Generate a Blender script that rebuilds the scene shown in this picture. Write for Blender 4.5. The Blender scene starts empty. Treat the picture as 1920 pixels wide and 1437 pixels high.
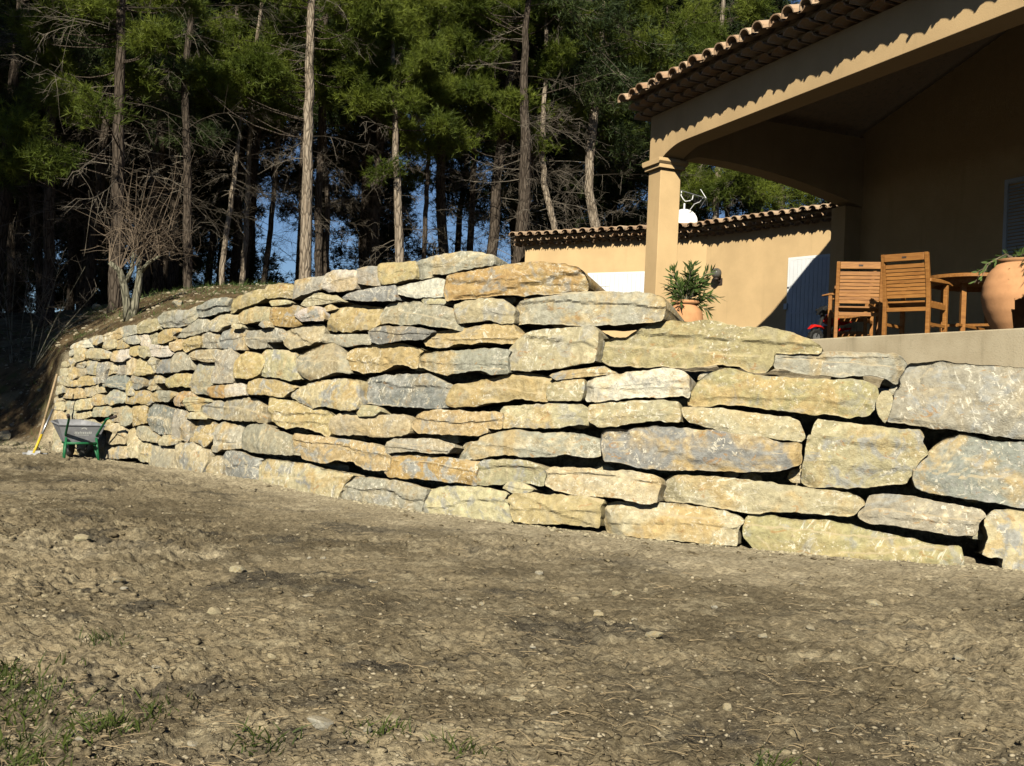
import bpy, math, random
import numpy as np
from mathutils import Vector, Matrix

R = math.radians
rng = np.random.default_rng(7)
random.seed(7)
scene = bpy.context.scene
COL = scene.collection

# ------------------------------------------------------------------ camera
FPX, CX, CY = 1920.0, 960.0, 718.5
CAM_H, PITCH, ROLL = 1.25, R(0.79), R(2.6)
F_ = Vector((0, math.cos(PITCH), math.sin(PITCH)))
U0 = Vector((0, -math.sin(PITCH), math.cos(PITCH)))
R0 = Vector((1, 0, 0))
RV = R0 * math.cos(ROLL) + U0 * math.sin(ROLL)
UV = U0 * math.cos(ROLL) - R0 * math.sin(ROLL)
CAM = Vector((0, 0, CAM_H))
cam_d = bpy.data.cameras.new('camera')
cam_d.sensor_width = 36.0
cam_d.lens = 36.0
cam_d.clip_start = 0.05
cam_d.clip_end = 3000
cam = bpy.data.objects.new('camera', cam_d)
COL.objects.link(cam)
m = Matrix((RV, UV, -F_)).transposed().to_4x4()
m.translation = CAM
cam.matrix_world = m
scene.camera = cam

# ------------------------------------------------------------------ light
SUN_AZ, SUN_EL = R(10.0), R(34.0)       # light travels forward, a little to the right
world = bpy.data.worlds.new('World')
scene.world = world
world.use_nodes = True
wn = world.node_tree
wn.nodes.clear()
sky = wn.nodes.new('ShaderNodeTexSky')
sky.sky_type = 'NISHITA'
sky.sun_disc = False
sky.sun_elevation = SUN_EL
sky.sun_rotation = math.pi + SUN_AZ
sky.air_density = 1.0
sky.altitude = 2200
sky.dust_density = 0.0
sky.ozone_density = 4.0
bg = wn.nodes.new('ShaderNodeBackground')
bg.inputs['Strength'].default_value = 0.05
wo = wn.nodes.new('ShaderNodeOutputWorld')
wn.links.new(sky.outputs[0], bg.inputs[0])
wn.links.new(bg.outputs[0], wo.inputs[0])
sun_d = bpy.data.lights.new('sun', 'SUN')
sun_d.energy = 5.0
sun_d.angle = R(0.5)
sun_d.color = (1.0, 0.94, 0.77)
sun = bpy.data.objects.new('sun', sun_d)
COL.objects.link(sun)
ldir = Vector((math.sin(SUN_AZ) * math.cos(SUN_EL), math.cos(SUN_AZ) * math.cos(SUN_EL), -math.sin(SUN_EL)))
sun.rotation_euler = ldir.to_track_quat('-Z', 'Y').to_euler()
sun.location = (-10, -30, 40)
vs = scene.view_settings
vs.view_transform = 'Standard'
vs.look = 'None'
vs.exposure = 0.55
vs.gamma = 1.0
vs.use_curve_mapping = False
scene.cycles.max_bounces = 6
scene.cycles.diffuse_bounces = 1
scene.cycles.sample_clamp_indirect = 0.013
scene.cycles.use_adaptive_sampling = True
scene.cycles.adaptive_threshold = 0.02
scene.cycles.transmission_bounces = 4
scene.cycles.transparent_max_bounces = 4

# ------------------------------------------------------------------ helpers
def ray(px, py):
    return F_ + RV * ((px - CX) / FPX) + UV * ((CY - py) / FPX)

def at(px, py, Y):
    d = ray(px, py)
    return CAM + d * (Y / d.y)

def onz(px, py, z):
    d = ray(px, py)
    return CAM + d * ((z - CAM_H) / d.z)

def hsh(ix, iy, seed):
    h = (ix.astype(np.int64) * 374761393 + iy.astype(np.int64) * 668265263 + seed * 1442695041) & 0x7fffffff
    h = ((h ^ (h >> 13)) * 1274126177) & 0x7fffffff
    h = h ^ (h >> 16)
    return (h & 0xffff) / 65535.0

def vnoise(x, y, seed=0):
    x = np.asarray(x, float); y = np.asarray(y, float)
    ix = np.floor(x); iy = np.floor(y)
    fx = x - ix; fy = y - iy
    fx = fx * fx * (3 - 2 * fx); fy = fy * fy * (3 - 2 * fy)
    a = hsh(ix, iy, seed); b = hsh(ix + 1, iy, seed); c = hsh(ix, iy + 1, seed); d = hsh(ix + 1, iy + 1, seed)
    return (a + (b - a) * fx + (c - a) * fy + (a - b - c + d) * fx * fy) * 2 - 1

def fbm(x, y, seed=0, octs=4, gain=0.5):
    s = 0; a = 1.0; t = 0
    x = np.asarray(x, float); y = np.asarray(y, float)
    for i in range(octs):
        s = s + a * vnoise(x * 2 ** i + 17.3 * i, y * 2 ** i - 9.1 * i, seed + i * 31)
        t += a; a *= gain
    return s / t

def sstep(a, b, x):
    t = np.clip((np.asarray(x, float) - a) / (b - a), 0, 1)
    return t * t * (3 - 2 * t)

def mesh_np(name, verts, faces, smooth=True):
    """verts (n,3), faces (m,k) arrays -> mesh"""
    verts = np.asarray(verts, np.float32); faces = np.asarray(faces, np.int32)
    me = bpy.data.meshes.new(name)
    k = faces.shape[1]
    me.vertices.add(len(verts)); me.vertices.foreach_set('co', verts.ravel())
    me.loops.add(faces.size); me.loops.foreach_set('vertex_index', faces.ravel())
    me.polygons.add(len(faces))
    me.polygons.foreach_set('loop_start', np.arange(0, faces.size, k, dtype=np.int32))
    if smooth:
        me.polygons.foreach_set('use_smooth', np.ones(len(faces), bool))
    me.update(calc_edges=True)
    return me

def link(name, data, mat=None, parent=None, mw=None):
    o = bpy.data.objects.new(name, data)
    COL.objects.link(o)
    if mat is not None and data is not None and len(data.materials) == 0:
        data.materials.append(mat)
    if parent is not None:
        o.parent = parent
    if mw is not None:
        if parent is not None:
            o.matrix_parent_inverse = parent.matrix_basis.inverted() if parent.parent is None else (parent.parent.matrix_basis @ parent.matrix_parent_inverse @ parent.matrix_basis).inverted()
        o.matrix_basis = mw
    return o

def empty(name, loc=(0, 0, 0), rz=0.0):
    o = bpy.data.objects.new(name, None)
    o.empty_display_size = 0.2
    COL.objects.link(o)
    o.location = loc
    o.rotation_euler = (0, 0, rz)
    o.matrix_basis = Matrix.Translation(Vector(loc)) @ Matrix.Rotation(rz, 4, 'Z')
    return o

def tag(o, label=None, cat=None, group=None, kind=None):
    if label: o['label'] = label
    if cat: o['category'] = cat
    if group: o['group'] = group
    if kind: o['kind'] = kind
    return o

def copy_tree(o, parent=None):
    c = o.copy(); COL.objects.link(c)
    if parent is not None: c.parent = parent
    for ch in list(o.children):
        copy_tree(ch, c)
    return c

class MB:
    def __init__(s):
        s.v = []; s.f = []
    def add(s, vs_, fs):
        b = len(s.v); s.v += [tuple(v) for v in vs_]; s.f += [tuple(i + b for i in f) for f in fs]
        return s
    def box(s, a, b, mt=None):
        x0, y0, z0 = a; x1, y1, z1 = b
        v = [Vector(p) for p in ((x0,y0,z0),(x1,y0,z0),(x1,y1,z0),(x0,y1,z0),(x0,y0,z1),(x1,y0,z1),(x1,y1,z1),(x0,y1,z1))]
        if mt is not None: v = [mt @ p for p in v]
        return s.add(v, [(0,3,2,1),(4,5,6,7),(0,1,5,4),(1,2,6,5),(2,3,7,6),(3,0,4,7)])
    def bar(s, p, q, w, h=None, up=(0,0,1)):
        """box section bar from p to q"""
        h = h or w; p = Vector(p); q = Vector(q); d = (q - p)
        L = d.length; d.normalize(); u = Vector(up)
        if abs(d.dot(u)) > .98: u = Vector((0,1,0))
        x = d.cross(u).normalized(); y = x.cross(d)
        v = []
        for e in (p, q):
            for sx, sy in ((-1,-1),(1,-1),(1,1),(-1,1)): v.append(e + x*sx*w/2 + y*sy*h/2)
        return s.add(v, [(3,2,1,0),(4,5,6,7),(0,1,5,4),(1,2,6,5),(2,3,7,6),(3,0,4,7)])
    def prism(s, poly, a, b, axis='y'):
        """poly of (x,z) swept along y from a to b (or (y,z) along x)"""
        n = len(poly)
        def P(p, t): return (p[0], t, p[1]) if axis == 'y' else ((t, p[0], p[1]) if axis == 'x' else (p[0], p[1], t))
        v = [P(p, a) for p in poly] + [P(p, b) for p in poly]
        f = [tuple(range(n)), tuple(range(2*n-1, n-1, -1))] + [(i, i+n, (i+1)%n+n, (i+1)%n) for i in range(n)]
        return s.add(v, f)
    def tube(s, pts, rad, n=6, cap=True):
        pts = [Vector(p) for p in pts]
        if not hasattr(rad, '__len__'): rad = [rad]*len(pts)
        t = (pts[1]-pts[0]).normalized()
        x = t.orthogonal().normalized()
        rings = []
        for i, p in enumerate(pts):
            if 0 < i < len(pts)-1: tt = (pts[i+1]-pts[i-1]).normalized()
            elif i == 0: tt = t
            else: tt = (pts[i]-pts[i-1]).normalized()
            x = (x - tt*x.dot(tt))
            x = x.normalized() if x.length > 1e-6 else tt.orthogonal().normalized()
            y = tt.cross(x)
            rings.append([p + (x*math.cos(2*math.pi*k/n) + y*math.sin(2*math.pi*k/n))*rad[i] for k in range(n)])
        v = [q for r_ in rings for q in r_]; f = []
        for i in range(len(pts)-1):
            for k in range(n):
                f.append((i*n+k, i*n+(k+1)%n, (i+1)*n+(k+1)%n, (i+1)*n+k))
        if cap:
            f.append(tuple(range(n-1, -1, -1))); f.append(tuple((len(pts)-1)*n+k for k in range(n)))
        return s.add(v, f)
    def lathe(s, prof, n=32, c=(0,0,0)):
        c = Vector(c); v = []; f = []
        for r_, z in prof:
            for k in range(n):
                v.append(c + Vector((r_*math.cos(2*math.pi*k/n), r_*math.sin(2*math.pi*k/n), z)))
        for i in range(len(prof)-1):
            for k in range(n): f.append((i*n+k, i*n+(k+1)%n, (i+1)*n+(k+1)%n, (i+1)*n+k))
        return s.add(v, f)
    def mesh(s, name, smooth=False, bevel=0):
        me = bpy.data.meshes.new(name); me.from_pydata(s.v, [], s.f)
        if smooth:
            for p in me.polygons: p.use_smooth = True
        me.update()
        return me
    def build(s, name, mat, parent=None, smooth=False, mw=None, bevel=0):
        o = link(name, s.mesh(name, smooth), mat, parent, mw)
        if bevel:
            b = o.modifiers.new('bevel', 'BEVEL'); b.width = bevel; b.segments = 2; b.limit_method = 'ANGLE'
        return o

# ------------------------------------------------------------------ materials
def new_mat(name, rough=0.85, spec=0.2):
    m = bpy.data.materials.new(name); m.use_nodes = True
    nt = m.node_tree; b = nt.nodes['Principled BSDF']
    b.inputs['Roughness'].default_value = rough
    b.inputs['Specular IOR Level'].default_value = spec
    return m, nt, b

class NT:
    def __init__(s, nt): s.nt = nt
    def n(s, t, **kw):
        o = s.nt.nodes.new(t)
        for k, v in kw.items(): setattr(o, k, v)
        return o
    def l(s, a, b): s.nt.links.new(a, b)
    def coord(s, kind='Object'):
        return s.n('ShaderNodeTexCoord').outputs[kind]
    def noise(s, vec, scale, detail=4, rough=.55, dist=0):
        o = s.n('ShaderNodeTexNoise'); s.l(vec, o.inputs['Vector'])
        o.inputs['Scale'].default_value = scale; o.inputs['Detail'].default_value = detail
        o.inputs['Roughness'].default_value = rough; o.inputs['Distortion'].default_value = dist
        return o.outputs['Fac']
    def vor(s, vec, scale, feature='F1', out='Distance'):
        o = s.n('ShaderNodeTexVoronoi', feature=feature); s.l(vec, o.inputs['Vector']); o.inputs['Scale'].default_value = scale
        return o.outputs[out]
    def ramp(s, fac, a, b, lo=0.0, hi=1.0):
        o = s.n('ShaderNodeMapRange', interpolation_type='SMOOTHSTEP'); s.l(fac, o.inputs[0])
        o.inputs[1].default_value = a; o.inputs[2].default_value = b; o.inputs[3].default_value = lo; o.inputs[4].default_value = hi
        return o.outputs[0]
    def math(s, op, a, b=None):
        o = s.n('ShaderNodeMath', operation=op)
        for i, q in enumerate((a, b)):
            if q is None: continue
            if isinstance(q, (int, float)): o.inputs[i].default_value = q
            else: s.l(q, o.inputs[i])
        return o.outputs[0]
    def mix(s, fac, a, b, mode='MIX'):
        o = s.n('ShaderNodeMix', data_type='RGBA', blend_type=mode)
        for i, q in ((0, fac), (6, a), (7, b)):
            if isinstance(q, (int, float)): o.inputs[i].default_value = q
            elif isinstance(q, tuple): o.inputs[i].default_value = q if len(q) == 4 else q + (1,)
            else: s.l(q, o.inputs[i])
        return o.outputs[2]
    def bump(s, h, strength, dist, prev=None):
        o = s.n('ShaderNodeBump'); s.l(h, o.inputs['Height']); o.inputs['Strength'].default_value = strength; o.inputs['Distance'].default_value = dist
        if prev is not None: s.l(prev, o.inputs['Normal'])
        return o.outputs[0]
    def scale(s, vec, sc):
        o = s.n('ShaderNodeVectorMath', operation='MULTIPLY'); s.l(vec, o.inputs[0]); o.inputs[1].default_value = sc
        return o.outputs[0]
    def addv(s, vec, b):
        o = s.n('ShaderNodeVectorMath', operation='ADD'); s.l(vec, o.inputs[0]); s.l(b, o.inputs[1])
        return o.outputs[0]

def simple(name, col, rough=.7, spec=.3, var=.15, scale=8, bump=0, metal=0, bscale=60, kind='Object'):
    m, nt, b = new_mat(name, rough, spec); q = NT(nt)
    c = q.coord(kind)
    f = q.noise(c, scale, 5, .6)
    lo = tuple(max(0, x*(1-var)) for x in col); hi = tuple(min(1, x*(1+var)) for x in col)
    q.l(q.mix(q.ramp(f, .3, .7), lo, hi), b.inputs['Base Color'])
    b.inputs['Metallic'].default_value = metal
    if bump: q.l(q.bump(q.noise(c, bscale, 4, .6), bump, .004), b.inputs['Normal'])
    return m

def m_stone():
    m, nt, b = new_mat('limestone', .9, .15); q = NT(nt)
    oi = q.n('ShaderNodeObjectInfo')
    off = q.n('ShaderNodeCombineXYZ')
    r100 = q.math('MULTIPLY', oi.outputs['Random'], 90.0)
    for i in range(3): q.l(r100, off.inputs[i])
    c = q.addv(q.coord(), off.outputs[0])
    base = oi.outputs['Color']
    n1 = q.noise(c, 2.6, 4, .62, .6)
    n2 = q.noise(q.addv(c, off.outputs[0]), 4.5, 4, .65, .8)
    n3 = q.noise(c, 16, 4, .7)
    n4 = q.noise(c, 70, 2, .7)
    rnd = oi.outputs['Random']
    inv = q.math('FRACT', q.math('MULTIPLY', rnd, 7.31))
    col = q.mix(q.math('MULTIPLY', q.ramp(n1, .45, .64), q.ramp(rnd, 0, 1, .15, .95)), base, (.44, .325, .16))        # ochre staining
    col = q.mix(q.math('MULTIPLY', q.ramp(n2, .50, .64), q.ramp(inv, 0, 1, .2, 1.0)), col, (.30, .30, .29))        # grey patches
    col = q.mix(q.math('MULTIPLY', q.ramp(n2, .43, .32), .6), col, (.57, .49, .34))        # pale patches
    col = q.mix(q.ramp(n3, .25, .75, 0.0, 1.0), q.mix(1.0, col, (.72, .70, .66), 'MULTIPLY'), q.mix(1.0, col, (1.22, 1.2, 1.14), 'MULTIPLY'))
    # rust flecks
    n5 = q.noise(q.scale(c, (1.0, 1.6, 1.0)), 7, 3, .6, 1.2)
    col = q.mix(q.math('MULTIPLY', q.ramp(n5, .62, .70), .7), col, (.34, .20, .085))
    # chalky scrapes left by the digger: short strokes in a direction of each stone's own, and a few branching veins
    vr = q.n('ShaderNodeVectorRotate', rotation_type='Z_AXIS'); q.l(c, vr.inputs['Vector']); q.l(q.math('MULTIPLY', oi.outputs['Random'], 47.0), vr.inputs['Angle'])
    mask = q.ramp(q.noise(c, 3.0, 3, .5, .5), .46, .58)
    st = q.ramp(q.noise(q.scale(vr.outputs[0], (30, 5.5, 12)), 1.0, 2, .5, .6), .61, .69)
    dn = q.n('ShaderNodeTexNoise'); q.l(c, dn.inputs['Vector']); dn.inputs['Scale'].default_value = 5; dn.inputs['Detail'].default_value = 2
    v = q.vor(q.addv(c, q.scale(dn.outputs['Color'], (.5, .5, .5))), 5.5, 'DISTANCE_TO_EDGE')
    line = q.math('MULTIPLY', q.ramp(v, .035, .010), q.ramp(n3, .45, .58))
    line = q.math('MULTIPLY', q.math('MAXIMUM', st, line), q.math('MULTIPLY', mask, q.ramp(q.math('FRACT', q.math('MULTIPLY', rnd, 13.7)), .1, .8, .15, 1.0)))
    col = q.mix(q.math('MULTIPLY', line, .72), col, (.70, .655, .55))
    spots = q.math('MULTIPLY', q.ramp(q.noise(c, 24, 4, .65, .5), .57, .63), q.ramp(q.noise(q.addv(c, off.outputs[0]), 2.2, 3), .46, .6))
    col = q.mix(q.math('MULTIPLY', spots, .75), col, (.70, .64, .52))
    # dark pits
    col = q.mix(q.math('MULTIPLY', q.ramp(q.noise(c, 33, 3, .6), .35, .28), .55), col, (.16, .12, .08))
    # dust that settled on upward faces
    g = q.n('ShaderNodeNewGeometry'); sx = q.n('ShaderNodeSeparateXYZ'); q.l(g.outputs['True Normal'], sx.inputs[0])
    col = q.mix(q.math('MULTIPLY', q.ramp(sx.outputs[2], .45, .85), .6), col, (.48, .39, .25))
    q.l(col, b.inputs['Base Color'])
    bp = q.bump(q.math('ADD', n3, q.math('MULTIPLY', n4, .35)), .6, .03)
    q.l(bp, b.inputs['Normal'])
    return m

def m_soil():
    m, nt, b = new_mat('soil', .95, .08); q = NT(nt)
    c = q.coord()
    at_ = q.n('ShaderNodeAttribute', attribute_name='bank')
    at2 = q.n('ShaderNodeAttribute', attribute_name='dust')
    n1 = q.noise(c, .55, 4, .6, .4); n2 = q.noise(c, 3.5, 5, .68); n3 = q.noise(c, 24, 3, .7); n4 = q.noise(c, 110, 2, .7)
    yard = q.mix(q.ramp(n1, .36, .62), (.104, .083, .053), (.222, .180, .117))
    yard = q.mix(q.math('MULTIPLY', q.ramp(n2, .50, .66), .7), yard, (.32, .27, .182))
    yard = q.mix(q.math('MULTIPLY', q.ramp(q.noise(q.scale(c, (1, 1.6, 1)), .9, 5, .68, .8), .53, .64), .85), yard, (.052, .046, .038))
    yard = q.mix(at2.outputs['Fac'], yard, q.mix(q.ramp(n2, .35, .7), (.37, .31, .213), (.49, .415, .295)))
    at3 = q.n('ShaderNodeAttribute', attribute_name='dark_patch')
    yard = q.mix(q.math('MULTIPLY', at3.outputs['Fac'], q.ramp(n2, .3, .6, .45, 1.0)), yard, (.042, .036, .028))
    yard = q.mix(q.ramp(n3, .25, .75), q.mix(1.0, yard, (.56, .55, .53), 'MULTIPLY'), q.mix(1.0, yard, (1.44, 1.43, 1.39), 'MULTIPLY'))
    yard = q.mix(q.math('MULTIPLY', q.ramp(n4, .60, .70), .55), yard, (.44, .37, .26))
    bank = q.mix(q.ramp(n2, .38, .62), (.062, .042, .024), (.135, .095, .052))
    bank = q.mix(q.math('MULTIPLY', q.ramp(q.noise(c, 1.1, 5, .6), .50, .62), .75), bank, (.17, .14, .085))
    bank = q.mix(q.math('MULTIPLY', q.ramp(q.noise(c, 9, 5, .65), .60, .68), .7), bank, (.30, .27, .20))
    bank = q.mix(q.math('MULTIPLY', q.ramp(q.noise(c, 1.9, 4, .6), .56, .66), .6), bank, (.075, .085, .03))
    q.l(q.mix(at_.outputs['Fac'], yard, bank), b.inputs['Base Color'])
    bp = q.bump(q.math('ADD', n3, q.math('MULTIPLY', n4, .3)), .8, .025)
    q.l(bp, b.inputs['Normal'])
    return m

def m_stucco(name, col):
    m, nt, b = new_mat(name, .92, .1); q = NT(nt); c = q.coord()
    n = q.noise(c, .9, 5, .6); n2 = q.noise(c, 70, 3, .65); n3 = q.noise(q.scale(c, (5, 5, .5)), 1.0, 4, .6)
    lo = tuple(x*.86 for x in col); hi = tuple(min(1, x*1.07) for x in col)
    a = q.mix(q.ramp(n, .3, .7), lo, hi)
    a = q.mix(q.math('MULTIPLY', q.ramp(n3, .55, .75), .28), a, tuple(x*.62 for x in col))
    a = q.mix(q.math('MULTIPLY', q.ramp(n2, .35, .65), .14), a, tuple(x*.6 for x in col))
    q.l(a, b.inputs['Base Color'])
    q.l(q.bump(q.math('ADD', n2, n), .5, .006), b.inputs['Normal'])
    return m

def m_concrete():
    m, nt, b = new_mat('concrete', .95, .1); q = NT(nt); c = q.coord()
    n = q.noise(c, 2.0, 5, .65); n2 = q.noise(c, 55, 3, .7); n3 = q.noise(q.scale(c, (3.5, 3.5, .35)), 1.0, 4, .6, .5)
    a = q.mix(q.ramp(n, .3, .7), (.47, .385, .26), (.58, .49, .345))
    a = q.mix(q.math('MULTIPLY', q.ramp(n3, .55, .68), .55), a, (.22, .18, .12))
    a = q.mix(q.math('MULTIPLY', q.ramp(n2, .58, .70), .5), a, (.24, .20, .15))
    q.l(a, b.inputs['Base Color']); q.l(q.bump(n2, .5, .006), b.inputs['Normal'])
    return m

def m_tile():
    m, nt, b = new_mat('terracotta_tile', .85, .15); q = NT(nt); c = q.coord()
    oi = q.n('ShaderNodeObjectInfo')
    a = q.mix(oi.outputs['Random'], (.37, .225, .135), (.55, .40, .27))
    n = q.noise(c, 9, 5, .65)
    a = q.mix(q.ramp(n, .45, .7), a, (.42, .32, .22))
    a = q.mix(q.math('MULTIPLY', q.ramp(q.noise(c, 25, 3), .6, .7), .5), a, (.14, .10, .07))
    q.l(a, b.inputs['Base Color'])
    q.l(q.bump(q.noise(c, 60, 3), .4, .004), b.inputs['Normal'])
    return m

def m_bark(name, c1, c2):
    m, nt, b = new_mat(name, .95, .05); q = NT(nt); c = q.coord()
    st = q.scale(c, (1, 1, .22))
    n = q.noise(st, 16, 5, .65, .8); v = q.vor(st, 13, 'DISTANCE_TO_EDGE')
    a = q.mix(q.ramp(n, .3, .7), c1, c2)
    a = q.mix(q.ramp(v, .12, .0, 0, .75), a, tuple(x*.3 for x in c1))
    q.l(a, b.inputs['Base Color'])
    q.l(q.bump(q.math('ADD', q.ramp(v, 0, .2), n), .9, .02), b.inputs['Normal'])
    return m

def m_needle(name, c1, c2, trans=.35):
    m, nt, b = new_mat(name, .6, .25); q = NT(nt); c = q.coord()
    n = q.noise(c, .9, 3, .6); n2 = q.noise(c, 6, 2)
    a = q.mix(q.ramp(n, .35, .65), c1, c2)
    a = q.mix(q.ramp(n2, .3, .7), q.mix(1.0, a, (.7, .7, .7), 'MULTIPLY'), q.mix(1.0, a, (1.25, 1.25, 1.1), 'MULTIPLY'))
    q.l(a, b.inputs['Base Color'])
    t = q.n('ShaderNodeBsdfTranslucent'); q.l(a, t.inputs[0])
    mx = q.n('ShaderNodeMixShader'); mx.inputs[0].default_value = trans
    q.l(b.outputs[0], mx.inputs[1]); q.l(t.outputs[0], mx.inputs[2])
    q.l(mx.outputs[0], nt.nodes['Material Output'].inputs['Surface'])
    return m

def m_wood(name, c1, c2, rough=.5):
    m, nt, b = new_mat(name, rough, .35); q = NT(nt); c = q.coord()
    oi = q.n('ShaderNodeObjectInfo')
    off = q.n('ShaderNodeCombineXYZ'); q.l(q.math('MULTIPLY', oi.outputs['Random'], 30.0), off.inputs[2])
    n = q.noise(q.addv(q.scale(c, (6, 60, 60)), off.outputs[0]), 1.0, 4, .6, .6)
    a = q.mix(q.ramp(n, .3, .7), c1, c2)
    a = q.mix(q.math('MULTIPLY', oi.outputs['Random'], .35), a, tuple(x*.6 for x in c1))
    q.l(a, b.inputs['Base Color'])
    q.l(q.bump(n, .2, .002), b.inputs['Normal'])
    return m

MAT = dict(
    stone=m_stone(), soil=m_soil(),
    stucco=m_stucco('ochre_stucco', (.62, .435, .235)),
    concrete=m_concrete(),
    tile=m_tile(),
    bark=m_bark('pine_bark', (.20, .155, .115), (.36, .30, .235)),
    bark_dark=m_bark('shaded_pine_bark', (.055, .043, .034), (.11, .088, .07)),  # darker copy of the pine bark with shade put into its colour
    bark_grey=m_bark('fruit_bark', (.13, .125, .09), (.27, .25, .19)),
    dead=simple('dead_twig', (.135, .115, .092), .95, .05, .35, 3),
    shoot=simple('fruit_shoot', (.15, .115, .085), .9, .1, .3, 3),
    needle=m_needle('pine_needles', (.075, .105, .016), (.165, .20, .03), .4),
    needle_dark=m_needle('shaded_pine_needles', (.024, .040, .014), (.058, .080, .022), .25),  # darker copy of the needles, the wood's shade put into the colour
    leaf=m_needle('oleander_leaf', (.055, .095, .025), (.12, .17, .055), .25),
    white=simple('white_paint', (.80, .80, .79), .45, .4, .03, 3),
    shutter=simple('shutter_paint', (.72, .73, .76), .5, .3, .04, 3),
    wood=m_wood('garden_teak', (.25, .10, .025), (.42, .19, .05)),
    plank=m_wood('plank_wood', (.38, .25, .10), (.52, .37, .17), .8),
    handle=m_wood('tool_handle', (.30, .21, .12), (.42, .31, .19), .8),
    terracotta=simple('terracotta_pot', (.53, .27, .13), .85, .15, .12, 6, .3),
    green=simple('green_paint', (.012, .115, .045), .45, .4, .2, 9),
    galv=simple('galvanised_tray', (.30, .30, .32), .5, .4, .2, 7, metal=.15),
    black=simple('black_rubber', (.018, .018, .018), .7, .2, .2, 9),
    grip=simple('handle_grip', (.05, .035, .03), .6, .3, .2, 9),
    red=simple('red_plastic', (.60, .015, .012), .3, .5, .08, 6),
    yellow=simple('yellow_paint', (.62, .44, .03), .5, .4, .1, 9),
    metal=simple('grey_metal', (.42, .42, .43), .4, .5, .15, 9, metal=.8),
    pebble=simple('pebble', (.32, .27, .19), .95, .1, .35, 3),
    dust=simple('stone_dust', (.36, .31, .21), .95, .05, .25, 4),
    straw=simple('straw', (.25, .19, .115), .95, .05, .4, 2),
    grass=m_needle('grass_blade', (.04, .06, .012), (.08, .105, .025), .3),
    ink=simple('pale_print', (.62, .62, .60), .7, .2, .1, 60),
    rafter=m_wood('rafter_wood', (.10, .06, .03), (.17, .10, .05), .8),
)
_g, _nt, _b = new_mat('lamp_glass', .06, .5)
_b.inputs['Base Color'].default_value = (.95, .92, .86, 1); _b.inputs['Transmission Weight'].default_value = .9; _b.inputs['IOR'].default_value = 1.3
MAT['glass'] = _g

# ------------------------------------------------------------------ terrain
def px_phi(px): return math.atan((px - CX) / FPX)
WX = np.array([-900, -300, 60, 150, 300, 480, 760, 1000, 1130, 1500, 1900, 2400, 3200])
WD = np.array([18.5, 18.3, 17.7, 16.7, 14.8, 13.0, 11.1, 10.2, 9.85, 9.2, 8.7, 8.3, 8.0])
WPHI = np.arctan((WX - CX) / FPX)
WR = WD / np.cos(WPHI)
def smooth_interp(x, xs, ys):
    # Catmull-Rom style monotone-ish cubic
    xs = np.asarray(xs, float); ys = np.asarray(ys, float); x = np.asarray(x, float)
    mgrad = np.gradient(ys, xs)
    i = np.clip(np.searchsorted(xs, x) - 1, 0, len(xs) - 2)
    h = xs[i+1] - xs[i]; t = np.clip((x - xs[i]) / h, 0, 1)
    return ((2*t**3-3*t**2+1)*ys[i] + (t**3-2*t**2+t)*h*mgrad[i] + (-2*t**3+3*t**2)*ys[i+1] + (t**3-t**2)*h*mgrad[i+1])
def wall_r(phi): return smooth_interp(phi, WPHI, WR)
BATTER = 0.17
TX = np.array([-900, 60, 130, 250, 400, 560, 760, 920, 1060, 1180, 1260, 1500, 1900, 3200])
TZ = np.array([1.9, 1.65, 1.6, 1.95, 2.2, 2.38, 2.5, 2.5, 2.15, 1.85, 1.62, 1.55, 1.5, 1.5])
TPHI = np.arctan((TX - CX) / FPX)
def top_z(phi): return np.interp(phi, TPHI, TZ)
PHI_END = px_phi(104)

def ground_z(x, y, detail=True):
    x = np.asarray(x, float); y = np.asarray(y, float)
    r = np.hypot(x, y); phi = np.arctan2(x, y)
    rw = wall_r(np.clip(phi, WPHI[0], WPHI[-1]))
    zt = top_z(phi)
    # backfill face: steep behind the stones, a natural slope past the wall's left end
    left = sstep(PHI_END + R(.5), PHI_END - R(.9), phi)
    slope = 0.2 + left * 2.3
    start = rw + .80 - left * 1.3
    s = np.clip((r - start) / (slope * zt), 0, 1)
    s = s * (1 - left) + left * sstep(0, 1, s)
    depth = np.maximum(r - start - slope * zt, 0)
    lw = sstep(px_phi(1050), px_phi(800), phi)
    rise = lw * (1.9 - .6 * sstep(px_phi(300), px_phi(700), phi)) * (1 - np.exp(-depth / 7.5))
    flat = (1 - lw) * sstep(0, 2.5, depth)
    zb = zt * (1 - flat) + flat * 1.72 + rise
    zb = zb - 9 * sstep(44, 120, r)
    face = sstep(R(100), R(66), np.abs(phi))
    z = s * zb * face
    bank = s * face
    # the yard
    berm = (.085*np.exp(-((phi-px_phi(450))/R(5.5))**2) - .028) * np.exp(-np.clip(rw - r, 0, 9) / .45) * (1 - left)
    yard = berm + .035 * fbm(x * .45, y * .45, 3, 3)
    z = z + yard * (1 - bank)
    if detail:
        n1 = fbm(x * 2.3, y * 2.3, 11, 3); n2 = fbm(x * 9, y * 9, 21, 3); n3 = fbm(x * 30, y * 30, 31, 2)
        rough = .6 + .8 * sstep(-.3, .5, fbm(x * .7, y * .7, 5, 2))
        nearw = 1 - .65 * np.exp(-np.clip(rw - r, 0, 9) / 1.0)
        z = z + (1 - bank) * rough * nearw * (.040 * n1 + .038 * n2 + .024 * n3) + bank * sstep(.97, 1, s) * (.06 * n1 + .03 * n2)
    return z

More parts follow.
